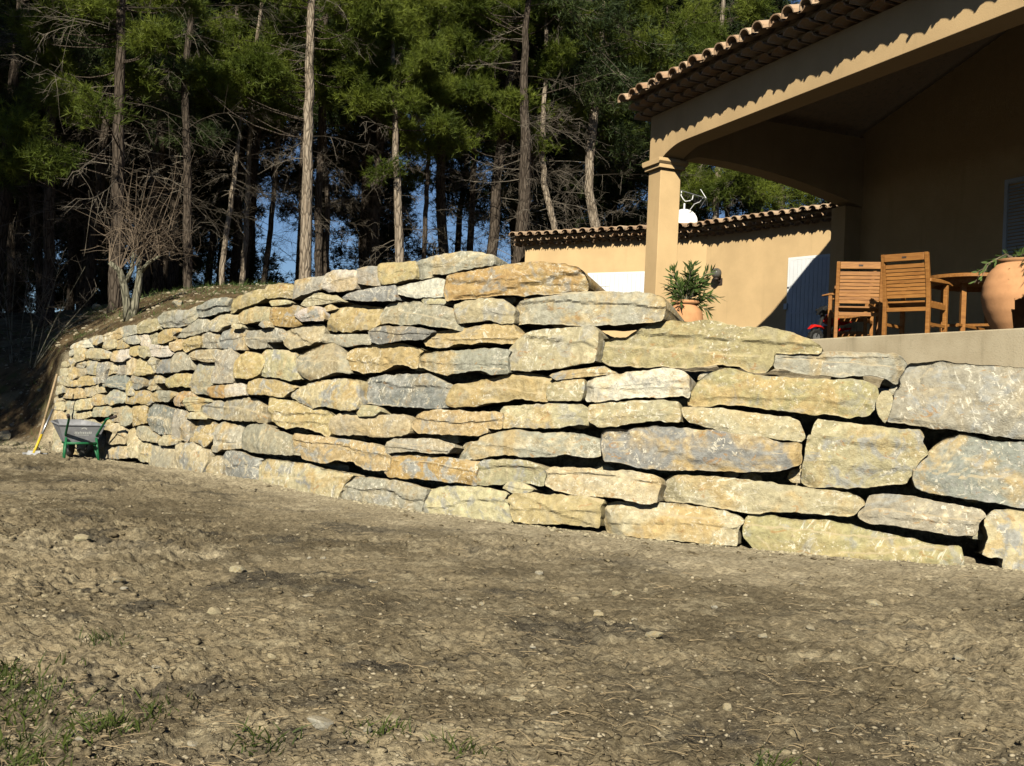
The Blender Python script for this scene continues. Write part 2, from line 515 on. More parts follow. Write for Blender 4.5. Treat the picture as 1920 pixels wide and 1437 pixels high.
def hit_ground(px, py, Y0=10.0, Y1=40.0):
    """where a line of sight first meets the ground beyond distance Y0"""
    d = ray(px, py); Y = np.arange(Y0, Y1, .02); k = Y/d.y
    z = CAM_H + d.z*k; g = ground_z(d.x*k, Y, False); i = np.nonzero(z <= g)[0]
    i = i[0] if len(i) else len(Y)-1
    return Vector((d.x*k[i], Y[i], g[i]))

def gz(x, y): return float(ground_z(np.array([x]), np.array([y]), True)[0])

def build_ground():
    ph = np.concatenate([np.linspace(-math.pi, R(-48), 40)[:-1], np.linspace(R(-48), R(-30), 60)[:-1], np.linspace(R(-30), R(30), 590)[:-1],
                         np.linspace(R(30), R(48), 50)[:-1], np.linspace(R(48), math.pi, 40)])
    rho = np.concatenate([np.linspace(.02, .24, 14)[:-1], 1 / np.linspace(1/.24, 1/.97, 330)[:-1], np.linspace(.97, 1.10, 40)[:-1],
                          np.linspace(1.10, 1.6, 46)[:-1], np.linspace(1.6, 3.2, 28)[:-1], np.geomspace(3.2, 60, 20)])
    PH, RH = np.meshgrid(ph, rho, indexing='ij')
    RR = RH * wall_r(np.clip(PH, WPHI[0], WPHI[-1]))
    X = RR * np.sin(PH); Y = RR * np.cos(PH)
    Z = ground_z(X, Y)
    n, k = PH.shape
    v = np.stack([X, Y, Z], -1).reshape(-1, 3)
    i, j = np.meshgrid(np.arange(n - 1), np.arange(k - 1), indexing='ij')
    a = (i * k + j).ravel()
    f = np.stack([a, a + 1, a + k + 1, a + k], 1)
    # orient up
    f = f[:, ::-1]
    me = mesh_np('ground', v, f)
    phi = PH; rw = wall_r(np.clip(PH, WPHI[0], WPHI[-1]))
    left = sstep(PHI_END + R(.5), PHI_END - R(.9), phi)
    start = rw + .80 - left * 1.3
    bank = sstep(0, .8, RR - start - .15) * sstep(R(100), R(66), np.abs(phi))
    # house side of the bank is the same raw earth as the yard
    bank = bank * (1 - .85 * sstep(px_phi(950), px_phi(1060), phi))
    dist = rw - RR
    dust = 1.15*np.exp(-np.clip(dist - .4, 0, 9) / .9) * (dist > -2) + .55 * sstep(.05, .5, fbm(X * .5 + 3, Y * .9, 77, 4)) * sstep(5.5, 8, RR)
    dust = np.clip(dust, 0, 1) * .8
    dark_patch = np.zeros_like(X)  # broken patches of darker soil colour, strongest at the lower right
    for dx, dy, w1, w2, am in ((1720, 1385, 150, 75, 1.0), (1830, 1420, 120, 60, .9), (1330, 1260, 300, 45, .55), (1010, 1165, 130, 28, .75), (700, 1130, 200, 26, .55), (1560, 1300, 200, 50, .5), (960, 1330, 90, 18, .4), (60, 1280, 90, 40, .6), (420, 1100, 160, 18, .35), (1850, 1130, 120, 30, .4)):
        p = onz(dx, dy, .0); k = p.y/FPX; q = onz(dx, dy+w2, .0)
        dark_patch = np.maximum(dark_patch, am*np.exp(-((X-p.x)/(w1*k))**2 - ((Y-p.y)/max(.05, p.y-q.y))**2))
    dark_patch = dark_patch*sstep(-.55, .25, fbm(X*1.7, Y*1.7, 91, 4))
    for nm, arr in (('bank', bank), ('dust', dust), ('dark_patch', dark_patch)):
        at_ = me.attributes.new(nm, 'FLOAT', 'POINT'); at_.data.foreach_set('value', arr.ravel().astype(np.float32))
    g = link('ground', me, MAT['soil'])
    tag(g, 'bare brown earth yard with clods rising to a littered bank', 'ground', kind='structure')
    return g
build_ground()

# ------------------------------------------------------------------ retaining wall
REG = {'1': (1480, 560, 4.3545), '2': (1480, 760, 4.3545), '3': (1080, 560, 4.3545), '4': (1080, 760, 4.3545),
       '5': (760, 460, 5.322), '6': (760, 690, 4.79), '7': (480, 460, 5.322), '8': (480, 690, 4.789),
       '9': (280, 520, 7.983), 'A': (280, 680, 6.532), 'B': (80, 580, 7.983), 'C': (60, 720, 7.983), 'P': (0, 0, 1.0)}
# region, colour letter, outline in the zoomed region's units
STONES = """
1 g 970,550 1010,512 1100,520 1250,505 1500,540 1700,555 2016,580 2300,600 2330,900 2300,1230 2016,1165 1916,1140 1700,1110 1450,1075 1280,1050 1190,1055 1030,1020 820,985 815,960 850,920 840,860 880,760 930,700 925,640
1 g -120,450 0,430 300,440 500,450 850,455 920,480 975,540 960,580 880,690 780,650 640,620 430,640 150,620 0,580 -110,560 -140,500
3 y 905,860 930,770 980,690 1080,610 1200,575 1300,580 1450,630 1650,650 1916,660 2250,665 2342,665 2457,700 2460,850 2392,950 2242,970 2092,935 1942,945 1760,930 1600,900 1350,870 1150,860 1050,880 960,880
1 t 730,830 760,770 810,760 835,810 820,880 780,1020 740,960 725,900
2 t 235,115 400,140 620,170 850,195 1060,210 1095,255 1085,300 1130,395 1060,460 1010,540 960,635 700,665 400,675 150,665 90,625 120,450 165,270 200,180
2 b 1400,235 1480,245 1620,285 1750,300 1916,300 2200,310 2280,500 2250,890 1916,835 1700,800 1550,780 1400,750 1150,710 1050,680 1020,610 1030,500 1100,430 1200,330 1280,270
2 g 660,745 800,740 1000,755 1250,800 1450,840 1570,860 1605,910 1540,970 1525,1060 1400,1070 1250,1055 1000,1010 800,975 640,960 575,920 590,860 625,810
2 y -370,960 -350,910 -312,885 -142,905 0,940 300,945 500,975 620,1020 900,1070 1100,1120 1300,1165 1400,1150 1415,1330 1300,1330 1200,1310 900,1290 600,1275 300,1255 60,1225 -150,1195 -300,1160 -370,1080
2 t 1620,920 1680,870 1916,870 2200,880 2240,1100 2200,1440 1770,1400 1760,1260 1700,1240 1640,1245 1590,1215 1650,1090 1610,980
3 y 165,380 200,330 400,310 500,260 600,195 750,180 900,190 1030,180 1150,185 1240,220 1400,240 1560,235 1750,280 1916,340 2000,400 1990,440 1620,440 1600,540 1545,600 1450,600 1330,550 1150,530 950,560 700,545 550,560 420,535 260,550 200,500 165,430
3 w 40,780 55,680 130,640 300,625 500,600 700,575 870,590 910,630 900,800 860,780 700,800 500,800 350,820 150,840 60,820
3 p 100,960 110,880 200,860 400,845 700,835 830,855 845,950 835,1010 650,1000 450,1020 330,1045 180,1050 110,1010
3 t 855,890 1000,895 1200,910 1500,950 1700,970 1820,1000 1865,1130 1830,1165 1600,1140 1450,1130 1230,1100 1100,1060 930,1015 880,960
4 b 200,230 225,200 400,205 500,185 650,175 850,195 1100,210 1300,245 1550,270 1700,325 1830,310 1820,480 1700,530 1600,545 1450,540 1250,540 1000,525 800,535 600,520 480,500 350,470 220,460 195,330
4 p 200,540 450,545 600,560 670,600 680,640 655,700 650,790 570,800 480,795 400,770 200,745 0,735 -80,720 -200,690 -260,650 -270,590 -255,535 -220,510 -100,510 0,515 100,520
4 p 670,640 720,585 900,570 1100,590 1300,605 1600,640 1750,660 1916,690 2100,700 2240,720 2320,760 2360,800 2310,850 2250,900 2120,895 1950,885 1780,870 1600,870 1400,880 1280,860 1150,830 950,795 850,790 700,775 655,720
4 p 185,900 210,810 300,795 500,800 750,800 1000,840 1200,860 1290,890 1360,945 1310,1020 1300,1150 1150,1140 900,1110 700,1100 450,1075 220,1040 185,950
6 o 920,1160 960,1130 1150,1135 1350,1150 1700,1165 1765,1200 1735,1250 1720,1430 1600,1420 1400,1400 1230,1400 1100,1400 970,1380 940,1290 945,1220 910,1200
6 p 880,1080 930,1035 1050,1045 1140,1100 1050,1130 950,1125
6 p 180,1090 300,1080 500,1060 650,1075 740,1085 910,1130 870,1170 905,1230 930,1340 920,1390 800,1390 600,1380 300,1370 80,1360 100,1250
6 g 400,800 440,710 490,675 660,665 670,630 800,590 950,565 1020,565 1100,590 1400,590 1600,605 1700,640 1730,680 1725,790 1600,800 1400,775 1250,800 1050,800 900,785 800,790 650,820 430,825
6 t 610,960 640,870 700,835 900,830 1100,840 1200,890 1240,950 1225,1060 1150,1050 1000,1025 850,1040 620,1060
8 r 1150,940 1175,790 1250,775 1500,785 1724,812 1960,840 1985,870 1940,970 1940,1045 1800,1025 1724,1030 1500,1000 1300,990 1180,980
8 g 1155,740 1170,670 1220,640 1600,640 1724,680 1766,700 1700,765 1550,765 1400,745 1250,760 1160,765
6 o 20,490 90,420 250,380 450,385 650,405 800,395 860,410 850,480 840,540 720,545 730,580 650,605 450,600 200,590 90,580 50,530
6 p 850,385 880,355 1100,340 1400,325 1580,330 1640,380 1625,490 1500,520 1350,540 1150,545 1000,530 860,540 870,440
6 o 370,310 380,240 430,160 550,140 700,110 900,70 1050,45 1180,50 1290,100 1250,190 1250,290 1150,300 1030,265 850,300 700,320 620,350 430,355 380,340
6 t 1265,240 1290,160 1380,120 1590,110 1580,180 1560,290 1450,295 1290,300
6 o 1295,70 1400,40 1600,20 1780,0 1830,30 1880,50 1700,70 1500,90 1350,110
8 b 905,140 950,100 1080,75 1300,65 1540,60 1650,110 1781,160 1740,240 1710,320 1720,350 1600,365 1400,350 1200,330 1050,320 920,310 905,220
8 p 300,240 370,180 560,120 720,105 900,115 910,300 890,380 820,390 740,380 600,345 500,360 380,310 330,280
8 t 890,370 910,340 1080,350 1100,390 1050,430 910,435
A o 1155,290 1200,240 1320,200 1560,230 1720,290 1800,300 1690,370 1640,430 1530,420 1400,390 1250,390 1160,370
8 o 45,300 120,275 300,300 500,350 650,400 680,440 640,480 640,570 620,620 570,590 480,550 340,520 250,540 200,520 130,480 80,440 60,380
8 t 635,500 660,450 740,415 850,405 960,450 1050,440 1200,425 1320,430 1380,490 1370,590 1250,620 1100,625 900,600 780,605 680,590 640,560
8 o 335,640 360,600 500,615 800,650 1000,680 1130,720 1170,800 1160,910 1050,915 930,900 850,840 700,825 600,860 500,840 400,810 340,740
A g 1110,960 1130,800 1250,760 1400,760 1560,840 1700,890 1790,930 1840,1000 1820,1130 1600,1130 1400,1120 1250,1100 1120,1060
8 p 0,840 90,820 300,850 450,870 560,910 700,930 850,960 800,1010 750,1060 690,1190 500,1150 300,1100 100,1090 0,1090
8 g 850,985 900,985 1150,1010 1350,1040 1510,1100 1450,1320 1330,1320 1200,1270 1000,1240 850,1210 710,1190 760,1060 810,1015
5 g 90,320 100,150 200,140 300,105 480,85 560,60 650,65 740,80 880,100 890,130 870,200 780,215 650,230 560,245 500,260 400,285 260,290 250,325 150,335
7 o 1210,200 1250,185 1380,180 1580,170 1590,230 1570,330 1480,350 1350,380 1240,390 1215,300
5 r 375,370 400,310 550,270 800,235 1000,195 1200,170 1350,160 1500,180 1700,210 1760,260 1790,340 1770,420 1700,460 1550,470 1350,470 1150,490 950,485 750,510 600,525 470,530 390,545 370,480
7 w 1370,420 1560,380 1800,330 1860,350 1870,420 1850,520 1750,520 1600,530 1500,510 1380,480
5 p 150,545 180,530 375,550 370,590 160,580
5 g 1065,700 1080,620 1150,560 1300,520 1500,490 1700,465 1916,460 2100,465 2350,475 2560,510 2580,600 2530,740 2200,770 1916,790 1700,790 1500,780 1250,770 1080,775
5 t 465,650 480,600 600,560 800,535 950,545 1050,600 1080,650 1060,700 1060,770 950,780 820,740 700,760 560,780 470,760
7 g 1220,720 1260,620 1300,580 1400,570 1550,560 1700,590 1916,620 1970,650 1960,820 1780,810 1650,790 1450,790 1300,770 1230,780
5 o 160,960 220,900 350,860 500,840 700,810 900,790 1050,790 1080,850 1170,880 1090,950 1060,980 950,975 800,965 600,990 480,980 400,1020 250,1010 180,1000
7 b 1100,860 1160,830 1300,815 1520,820 1700,850 1760,860 1690,900 1640,940 1500,940 1350,960 1200,980 1130,960
5 t 1000,1100 1050,1020 1110,940 1200,880 1350,850 1500,840 1650,830 1850,805 1905,860 1890,1000 1870,1160 1750,1180 1600,1210 1450,1240 1200,1255 1010,1235
5 g 95,1200 105,1120 180,1075 400,1060 650,1050 880,1030 1030,1050 1000,1120 990,1270 850,1290 750,1250 600,1260 400,1290 280,1270 180,1230
7 o 855,1130 880,1080 950,1030 1100,1010 1250,1000 1430,985 1650,1040 1590,1090 1580,1230 1480,1200 1380,1180 1300,1230 1200,1260 1060,1280 950,1250 880,1200
7 g 970,340 1000,250 1100,230 1200,225 1215,300 1230,390 1150,410 1080,390 1000,380
7 w 655,380 690,290 750,270 900,255 980,265 985,330 970,430 870,455 780,460 700,460 650,430
7 g 330,480 350,400 380,360 500,330 660,310 680,340 640,430 560,455 450,500 350,545 320,510
9 o 1150,480 1190,340 1340,270 1500,220 1620,190 1715,180 1716,136 1850,110 1972,92 2122,98 2092,200 2050,280 1900,300 1720,320 1600,390 1500,420 1400,450 1300,470 1230,530 1180,530
9 b 690,440 900,345 1080,310 1190,320 1150,450 1170,500 1060,520 940,550 840,580 700,590 680,500
9 g 90,610 200,540 340,500 560,500 690,430 680,500 690,600 640,650 560,700 420,740 300,740 160,740 100,720
9 p 1790,370 1916,360 2050,360 2100,390 1950,420 1830,430
9 t 1330,560 1400,500 1570,450 1800,460 1780,600 1760,640 1600,660 1450,700 1330,690
9 p 1640,720 1700,660 1780,680 1790,740 1700,760
7 r 130,720 150,640 200,610 400,610 460,640 390,700 380,760 450,790 400,800 300,820 200,800 140,790
7 w 380,700 470,640 560,620 640,630 660,690 650,750 560,750 450,760
7 t 435,590 480,540 560,510 680,500 800,510 850,550 760,570 650,590 560,600 480,610
7 p 525,490 560,460 680,500 600,505
7 b 850,520 900,490 1050,450 1200,420 1370,400 1385,480 1380,550 1250,560 1100,560 950,550 870,540
7 o 665,760 680,680 750,650 950,600 1100,605 1220,620 1250,660 1220,720 1215,790 1120,830 1000,850 900,860 780,850 680,840
7 p 645,640 740,600 800,640 700,660
7 t 250,900 290,850 450,810 650,790 660,850 640,960 530,990 450,1010 330,1040 260,980
9 g 1390,900 1450,810 1600,790 1720,790 1830,755 1916,770 2000,800 2060,860 2060,930 1900,960 1740,980 1740,1050 1600,1060 1480,1040 1410,990
7 g 640,940 670,890 780,900 1050,890 1110,900 1130,990 1020,990 900,1010 800,1000 700,970 650,970
7 t 0,1230 60,1090 100,1050 250,1045 360,1070 370,1150 390,1250 430,1330 330,1350 200,1320 60,1310 -20,1290
7 g 375,1120 400,1080 480,1050 600,1000 720,970 790,1000 860,1110 860,1200 880,1260 760,1280 620,1320 500,1340 430,1300 390,1230
9 t 860,770 920,620 950,590 1150,555 1320,560 1330,680 1200,700 1080,750 1020,820 930,810
9 p 1225,740 1240,715 1360,720 1360,760 1250,770
9 g 540,760 680,650 820,620 910,660 860,760 840,800 720,850 600,880 540,900 400,905 340,880 400,820 470,790
9 o 100,900 130,840 260,790 420,770 430,800 340,870 340,930 270,960 180,990 100,980
9 b 1030,930 1080,830 1200,785 1380,780 1450,820 1400,900 1400,1090 1250,1080 1130,1060 1050,1060
9 g 750,900 870,840 1000,860 1050,850 1040,940 1040,1060 880,1060 730,1040 720,940
9 o 480,1010 560,930 700,890 740,900 720,1030 620,1060 520,1110 480,1080
9 o 270,1060 300,960 480,930 540,920 490,1000 480,1070 360,1110 290,1080
9 w -60,1030 0,1010 260,1030 280,1080 340,1130 300,1170 180,1200 80,1180 0,1170 -70,1150
9 g 310,1250 350,1160 420,1130 570,1160 620,1250 640,1380 480,1380 400,1420 310,1420
9 b 40,1310 100,1250 310,1220 310,1420 200,1437 60,1430
9 t 580,1170 680,1110 980,1090 1010,1130 960,1270 850,1270 700,1240 630,1230
A g 785,40 790,-50 830,-100 900,-150 980,-155 1060,-80 1040,40 1010,180 1000,240 880,250 760,250 750,150
A o 1040,-10 1080,-80 1180,-130 1300,-100 1390,-60 1380,50 1330,150 1220,200 1060,190 1015,180
A g 510,140 545,25 620,15 780,30 750,130 750,250 690,330 690,390 560,380 490,350 500,240
A r 690,370 720,310 890,285 895,430 800,430 710,410
A w 895,430 900,280 1000,260 1140,270 1150,390 1050,410
A o 180,300 200,210 330,150 500,150 500,250 480,310 390,290 300,300 200,310
A g 20,390 100,350 240,355 300,400 240,450 210,480 60,480 10,450
A r 300,480 310,400 370,365 480,365 530,410 430,430 370,500 370,540 310,530
A t 380,500 430,435 560,425 720,460 740,480 600,520 600,600 480,590 390,560
A g 600,590 610,500 740,480 890,480 880,680 850,700 780,690 690,640
A t 885,690 890,490 930,460 1180,440 1300,460 1380,540 1370,620 1420,660 1400,740 1250,720 1100,720 950,710
A g 750,1040 790,780 900,730 1010,770 1120,780 1110,900 1100,1050 1000,1050 880,1060 800,1090 720,1090
A o 460,900 470,760 560,720 690,700 790,770 760,900 740,960 680,1040 560,970 470,960
A p 430,660 500,620 620,620 690,690 560,690 480,690
A g 230,700 260,570 420,600 470,720 450,900 440,960 340,940 240,890 210,800
A b -20,520 60,510 230,560 220,700 210,870 110,880 0,820 -60,700
A t 100,960 160,900 230,895 340,960 330,1000 210,1020 110,1010
A p 300,1020 360,990 520,990 640,1060 710,1090 690,1250 640,1360 500,1360 360,1320 300,1290
A g 0,1010 110,1020 280,1040 270,1200 290,1300 120,1280 0,1280 -60,1100
A t 690,1340 700,1180 780,1150 870,1160 880,1300 860,1420 720,1410
A b 870,1150 920,1090 1080,1100 1250,1160 1350,1190 1310,1270 1290,1460 1100,1440 930,1400 880,1280
B w 400,580 430,530 560,480 660,460 720,470 740,560 640,570 560,570 420,595
B t 690,460 740,420 880,400 900,480 830,520 800,540 740,530
B t 890,400 960,360 1080,330 1150,280 1180,380 1160,420 1060,460 960,480 890,490
B g 1150,340 1150,280 1220,260 1390,250 1380,360 1270,400 1190,430 1160,410
B t 1390,250 1500,180 1690,150 1700,300 1560,350 1440,360 1390,350
B t 450,620 470,590 600,590 640,640 600,760 490,790 450,700
B g 390,640 440,610 450,690 400,700
B t 620,650 700,590 850,600 980,640 980,740 850,740 650,730
B t 890,580 900,500 1060,460 1070,580 980,610
B o 1060,470 1150,440 1200,470 1270,540 1240,580 1090,600
B g 1180,450 1390,400 1450,500 1380,520 1270,520
B w 1400,410 1570,370 1580,500 1570,560 1480,550 1440,500
B t 1570,360 1700,350 1710,500 1620,530 1570,480
B w 1020,700 1020,640 1160,620 1280,610 1270,730 1200,780 1080,790 1010,770
B o 1290,680 1300,580 1420,550 1430,680 1360,710
B t 1420,690 1430,570 1530,570 1540,690 1500,740
B t 640,800 680,760 780,780 820,870 800,990 680,970 640,900
B g 460,860 480,810 600,770 640,830 600,880
B t 270,860 280,800 380,790 390,850 350,870
B o 360,800 400,740 450,700 490,790 450,850 400,840
B b 800,1110 810,900 830,820 960,800 990,860 920,960 900,1100
B p 940,900 1040,830 1110,820 1140,950 1040,960 950,1000
B g 1120,980 1130,820 1240,800 1250,970
B t 1240,980 1250,790 1310,740 1370,740 1360,980
B o 1360,980 1370,740 1480,760 1560,780 1600,850 1600,960 1500,990 1400,990
B p 1560,800 1610,730 1690,760 1650,850 1640,960
B t 250,1000 260,900 350,890 370,1000 310,1020
B o 360,1000 370,880 430,860 490,900 490,1010 440,1050 400,1040
B g 490,1020 490,890 630,890 650,980 560,1010
B o 520,1160 510,1060 560,1020 800,990 800,1110 760,1130 600,1150
B t 210,1100 220,1010 360,1030 420,1060 500,1070 510,1150 420,1160 300,1130
B b 890,1160 900,1030 1000,1000 1060,980 1230,1000 1280,1050 1230,1150 1220,1210 1100,1180 950,1160
B o 1240,1280 1240,1130 1270,1080 1320,1100 1330,1200 1330,1300
B b 1330,1190 1310,1000 1380,1020 1480,1050 1470,1150 1420,1200
B p 1480,1150 1490,1040 1620,970 1760,1030 1840,1060 1820,1100 1680,1110 1660,1200 1620,1220 1540,1190
B t 190,1270 200,1160 280,1150 280,1250 210,1290
B o 270,1330 290,1180 400,1160 560,1190 590,1230 590,1330 500,1340 400,1340
B p 600,1230 620,1180 770,1150 830,1120 890,1130 900,1240 780,1270 700,1310 620,1300
B g 900,1400 900,1330 980,1250 1060,1200 1190,1230 1220,1330 1190,1410 1100,1400 1020,1437
B o 1220,1400 1230,1250 1310,1300 1340,1250 1500,1220 1600,1300 1610,1390 1560,1437 1400,1400 1320,1430
C t 325,290 330,210 400,180 440,240 400,270
C p 330,380 330,290 450,270 460,400 390,390
C g 460,400 460,280 600,250 640,300 640,420 590,540 520,530 480,450
C t 630,400 640,270 780,230 880,220 890,330 860,370 700,400
C o 890,320 900,200 980,160 1050,200 1060,310 970,320
C p 300,540 320,390 440,420 510,540 340,560
C p 640,530 640,430 720,410 850,410 890,480 760,530
C g 860,480 860,390 960,340 1150,340 1160,450 1100,490 950,490 910,490
C t 1150,540 1150,380 1290,360 1310,420 1310,570 1200,560
C g 1310,600 1300,340 1360,320 1500,400 1490,560 1400,640 1330,620
C o 1490,640 1500,360 1690,330 1670,420 1650,590 1540,620
C p 1090,870 1080,700 1180,610 1300,600 1390,680 1390,780 1370,890 1250,900 1130,910
C o 1000,600 1130,540 1170,580 1140,660 1080,690 1010,680
C p 1410,760 1430,690 1500,650 1550,690 1560,780 1600,850 1560,940 1560,1110 1440,1100 1410,950 1390,860
C g 1560,700 1580,650 1660,640 1740,700 1730,860 1620,840 1560,780
C t 1740,710 1880,800 1860,880 1750,870
C p 1080,1110 1085,960 1130,930 1390,950 1400,1110 1290,1120 1150,1120
C t 1570,1130 1570,950 1610,870 1740,890 1760,1000 1740,1170 1600,1160
C t 300,880 290,700 340,640 480,800 490,1000 440,1080 310,1060
C p 700,920 800,850 850,870 850,1000 770,1110 690,1100
C t 860,1100 860,850 1060,830 1070,950 1060,1110
C g 500,800 480,640 700,560 900,540 1000,610 1060,820 700,850
C t 500,1100 500,820 690,860 690,1100
"""
SCOL = dict(g=(.35, .335, .278), b=(.24, .25, .245), o=(.43, .345, .19), r=(.40, .275, .125), t=(.405, .36, .248),
            w=(.56, .535, .47), y=(.385, .342, .198), p=(.48, .425, .285))
NRAND = np.random.default_rng(41)

def wall_point(px, py):
    d = ray(px, py); hr = math.hypot(d.x, d.y); mm = d.z / hr
    phi = math.atan2(d.x, d.y)
    r0 = float(wall_r(phi))
    rr = (r0 + BATTER * CAM_H) / (1 - BATTER * mm)
    return Vector((rr*math.sin(phi), rr*math.cos(phi), CAM_H + mm*rr)), phi

def wall_frame(px, py):
    p, phi = wall_point(px, py)
    e = R(.25)
    def base(f): 
        r_ = float(wall_r(f)); return Vector((r_*math.sin(f), r_*math.cos(f), 0))
    t = (base(phi+e) - base(phi-e)).normalized()      # to the right
    n0 = Vector((t.y, -t.x, 0))                      # towards the yard
    if n0.dot(Vector((math.sin(phi), math.cos(phi), 0))) > 0: n0 = -n0
    n = (n0 + Vector((0, 0, BATTER * .9))).normalized()
    return p, t, n

def stone_mesh(poly2, D, seed, big):
    """poly2: (k,2) outline in the stone's own plane, metres"""
    P = np.asarray(poly2, float)
    # resample the outline
    Q = np.vstack([P, P[:1]]); seg = np.hypot(*(Q[1:] - Q[:-1]).T); L = np.concatenate([[0], np.cumsum(seg)])
    N = int(np.clip(L[-1] / (.022 if big else .028), 26, 150))
    s = np.linspace(0, L[-1], N, endpoint=False)
    B = np.stack([np.interp(s, L, Q[:, 0]), np.interp(s, L, Q[:, 1])], 1)
    # soften traced corners a little
    B = .08*np.roll(B, 1, 0) + .84*B + .08*np.roll(B, -1, 0)
    size = min(np.ptp(P[:, 0]), np.ptp(P[:, 1]))
    sx0 = np.ptp(P[:, 0])
    # ragged outline
    amp = min(.016, .06*size)
    tn = np.roll(B, -1, 0) - np.roll(B, 1, 0); tn /= np.maximum(np.hypot(*tn.T)[:, None], 1e-6)
    nn = np.stack([tn[:, 1], -tn[:, 0]], 1)
    sg = 1 if np.sum(B[:, 0]*np.roll(B[:, 1], -1) - np.roll(B[:, 0], -1)*B[:, 1]) > 0 else -1
    down = np.clip(-nn[:, 1]*sg, 0, 1)[:, None]                 # 1 along the underside
    B = B + nn*sg*((.012 if sx0 > .75 else .018)*(1 - .85*down))
    B = B + nn * (fbm(B[:, 0]*14+seed, B[:, 1]*14, seed, 3) * amp)[:, None]
    # medial line
    umin, umax = B[:, 0].min(), B[:, 0].max(); hh = np.ptp(B[:, 1]) / 2
    inset = min(.62*hh, .46*(umax-umin))
    def vmid(u):
        hits = []
        for i in range(N):
            a, b = B[i], B[(i+1) % N]
            if (a[0] <= u) != (b[0] <= u): hits.append(a[1] + (b[1]-a[1])*(u-a[0])/(b[0]-a[0]))
        return .5*(min(hits)+max(hits)) if hits else 0.0
    us = np.linspace(umin+inset, umax-inset, 9) if umax-inset > umin+inset else np.array([(umin+umax)/2]*2) + np.array([-1e-4, 1e-4])
    vm = np.array([vmid(u) for u in us]); vm = np.convolve(np.pad(vm, 1, 'edge'), [.25, .5, .25], 'valid')
    ut = np.clip(B[:, 0], us[0], us[-1]); T = np.stack([ut, np.interp(ut, us, vm)], 1)
    d = T - B; dl = np.maximum(np.hypot(*d.T), 1e-5)[:, None]; dn = d / dl
    rs = np.random.default_rng(seed)
    e1 = min(.004, .03*size); e2 = min(.010, .07*size)
    rings = [(B + d*.30, -D), (B + d*.10, -D*.5), (B + d*.02, -.16*D - .03), (B - dn*.002, -e2*1.6), (B + dn*e1*.4, -e1*.8), (B + dn*np.minimum(e2*1.6, dl*.35), 0.0)]
    base_in = np.minimum(e2*1.6, dl*.35)
    nin = 9 if big else 5
    for k in range(1, nin+1):
        t = k/nin
        rings.append((B + dn*(base_in + (dl-base_in)*t), 0.0))
    V = []
    sx = np.ptp(P[:, 0]); sy = np.ptp(P[:, 1])
    cuts = []
    for _ in range(rs.integers(0, 4)):
        th = rs.uniform(0, 2*math.pi); c = np.array([math.cos(th), math.sin(th)])
        ext = np.max(B @ c); lo = np.min(B @ c)
        cuts.append((c, lo + (ext-lo)*rs.uniform(.86, .98), rs.uniform(.15, .8)))
    # broken faces: lowest of a few nearly upright planes, plus small steps along the bedding
    planes = [(rs.uniform(-.08, .08), rs.uniform(-.13, .11), rs.uniform(-.35, .35)*sx, rs.uniform(-.35, .35)*sy, rs.uniform(0, .018)) for _ in range(5)]
    steps = [(rs.uniform(0, math.pi*2) if rs.random() < .4 else math.pi/2*rs.choice([1, -1])+rs.uniform(-.25, .25), rs.uniform(-.3, .3), rs.uniform(.006, .026)) for _ in range(rs.integers(1, 4))]
    for ri, (q, z) in enumerate(rings):
        z = np.full(N, z) if np.isscalar(z) else z
        if ri >= 3:
            t = np.clip((ri-5)/(len(rings)-6), 0, 1)
            w = [.5, .85, 1, 1][min(ri-3, 3)]
            rel = min(1, size/.35)
            n1 = fbm(q[:, 0]*2.2+seed*3.1, q[:, 1]*3.0, seed+1, 2); n2 = fbm(q[:, 0]*7+seed, q[:, 1]*9, seed+2, 3)
            n4 = fbm(q[:, 0]*20+seed, q[:, 1]*26, seed+5, 2)
            n3 = 1-np.abs(fbm(q[:, 0]*4.1-seed, q[:, 1]*5.3, seed+9, 3))*2
            wx = q[:, 0] + .05*n2; wy = q[:, 1] + .05*n1
            zp = np.min([ax*(wx-ox) + ay*(wy-oy) + c0 for ax, ay, ox, oy, c0 in planes], axis=0)
            zs = 0
            for th, off, hgt in steps:
                dd = (wx*math.cos(th)/max(sx, .1) + wy*math.sin(th)/max(sy, .1)) - off*.8
                zs = zs - hgt*sstep(0, .05, dd + .06*n3)
            z = z + .012*rel*(1-(1-t)**2) + w*rel*(zp + zs + .010*n1 + .009*n2 + .008*n4 + .006*n3)
            for c, o, sl in cuts:
                z = z - np.clip((q @ c - o), 0, None)*sl
        elif ri < 3:
            q = q + np.array([0, 1])*down*min(.22*size, (.16, .085, .03)[ri])      # undercut
            n1 = fbm(q[:, 0]*5+seed, q[:, 1]*5+z*5, seed+4, 3)
            cn = q - q.mean(0); q = q + cn/np.maximum(np.hypot(*cn.T)[:, None], 1e-5)*(n1*.02*min(1, size/.3))[:, None]
        V.append(np.column_stack([q, z]))
    V = np.vstack(V); m_ = len(rings)
    i, j = np.meshgrid(np.arange(m_-1), np.arange(N), indexing='ij')
    a = (i*N+j).ravel(); b = (i*N+(j+1) % N).ravel()
    Fq = np.stack([a, b, b+N, a+N], 1)
    # orientation: outline counter-clockwise when seen from the front
    area = .5*np.sum(B[:, 0]*np.roll(B[:, 1], -1) - np.roll(B[:, 0], -1)*B[:, 1])
    if area < 0: Fq = Fq[:, ::-1]
    me = mesh_np('stone', V, Fq)
    me.set_sharp_from_angle(angle=R(24))
    return me

wp, _ = wall_point(700, 960)
WALL = empty('retaining_wall', (wp.x, wp.y, 0))
tag(WALL, 'curved dry stone retaining wall of large rough limestone blocks below the house', 'wall', kind='thing')

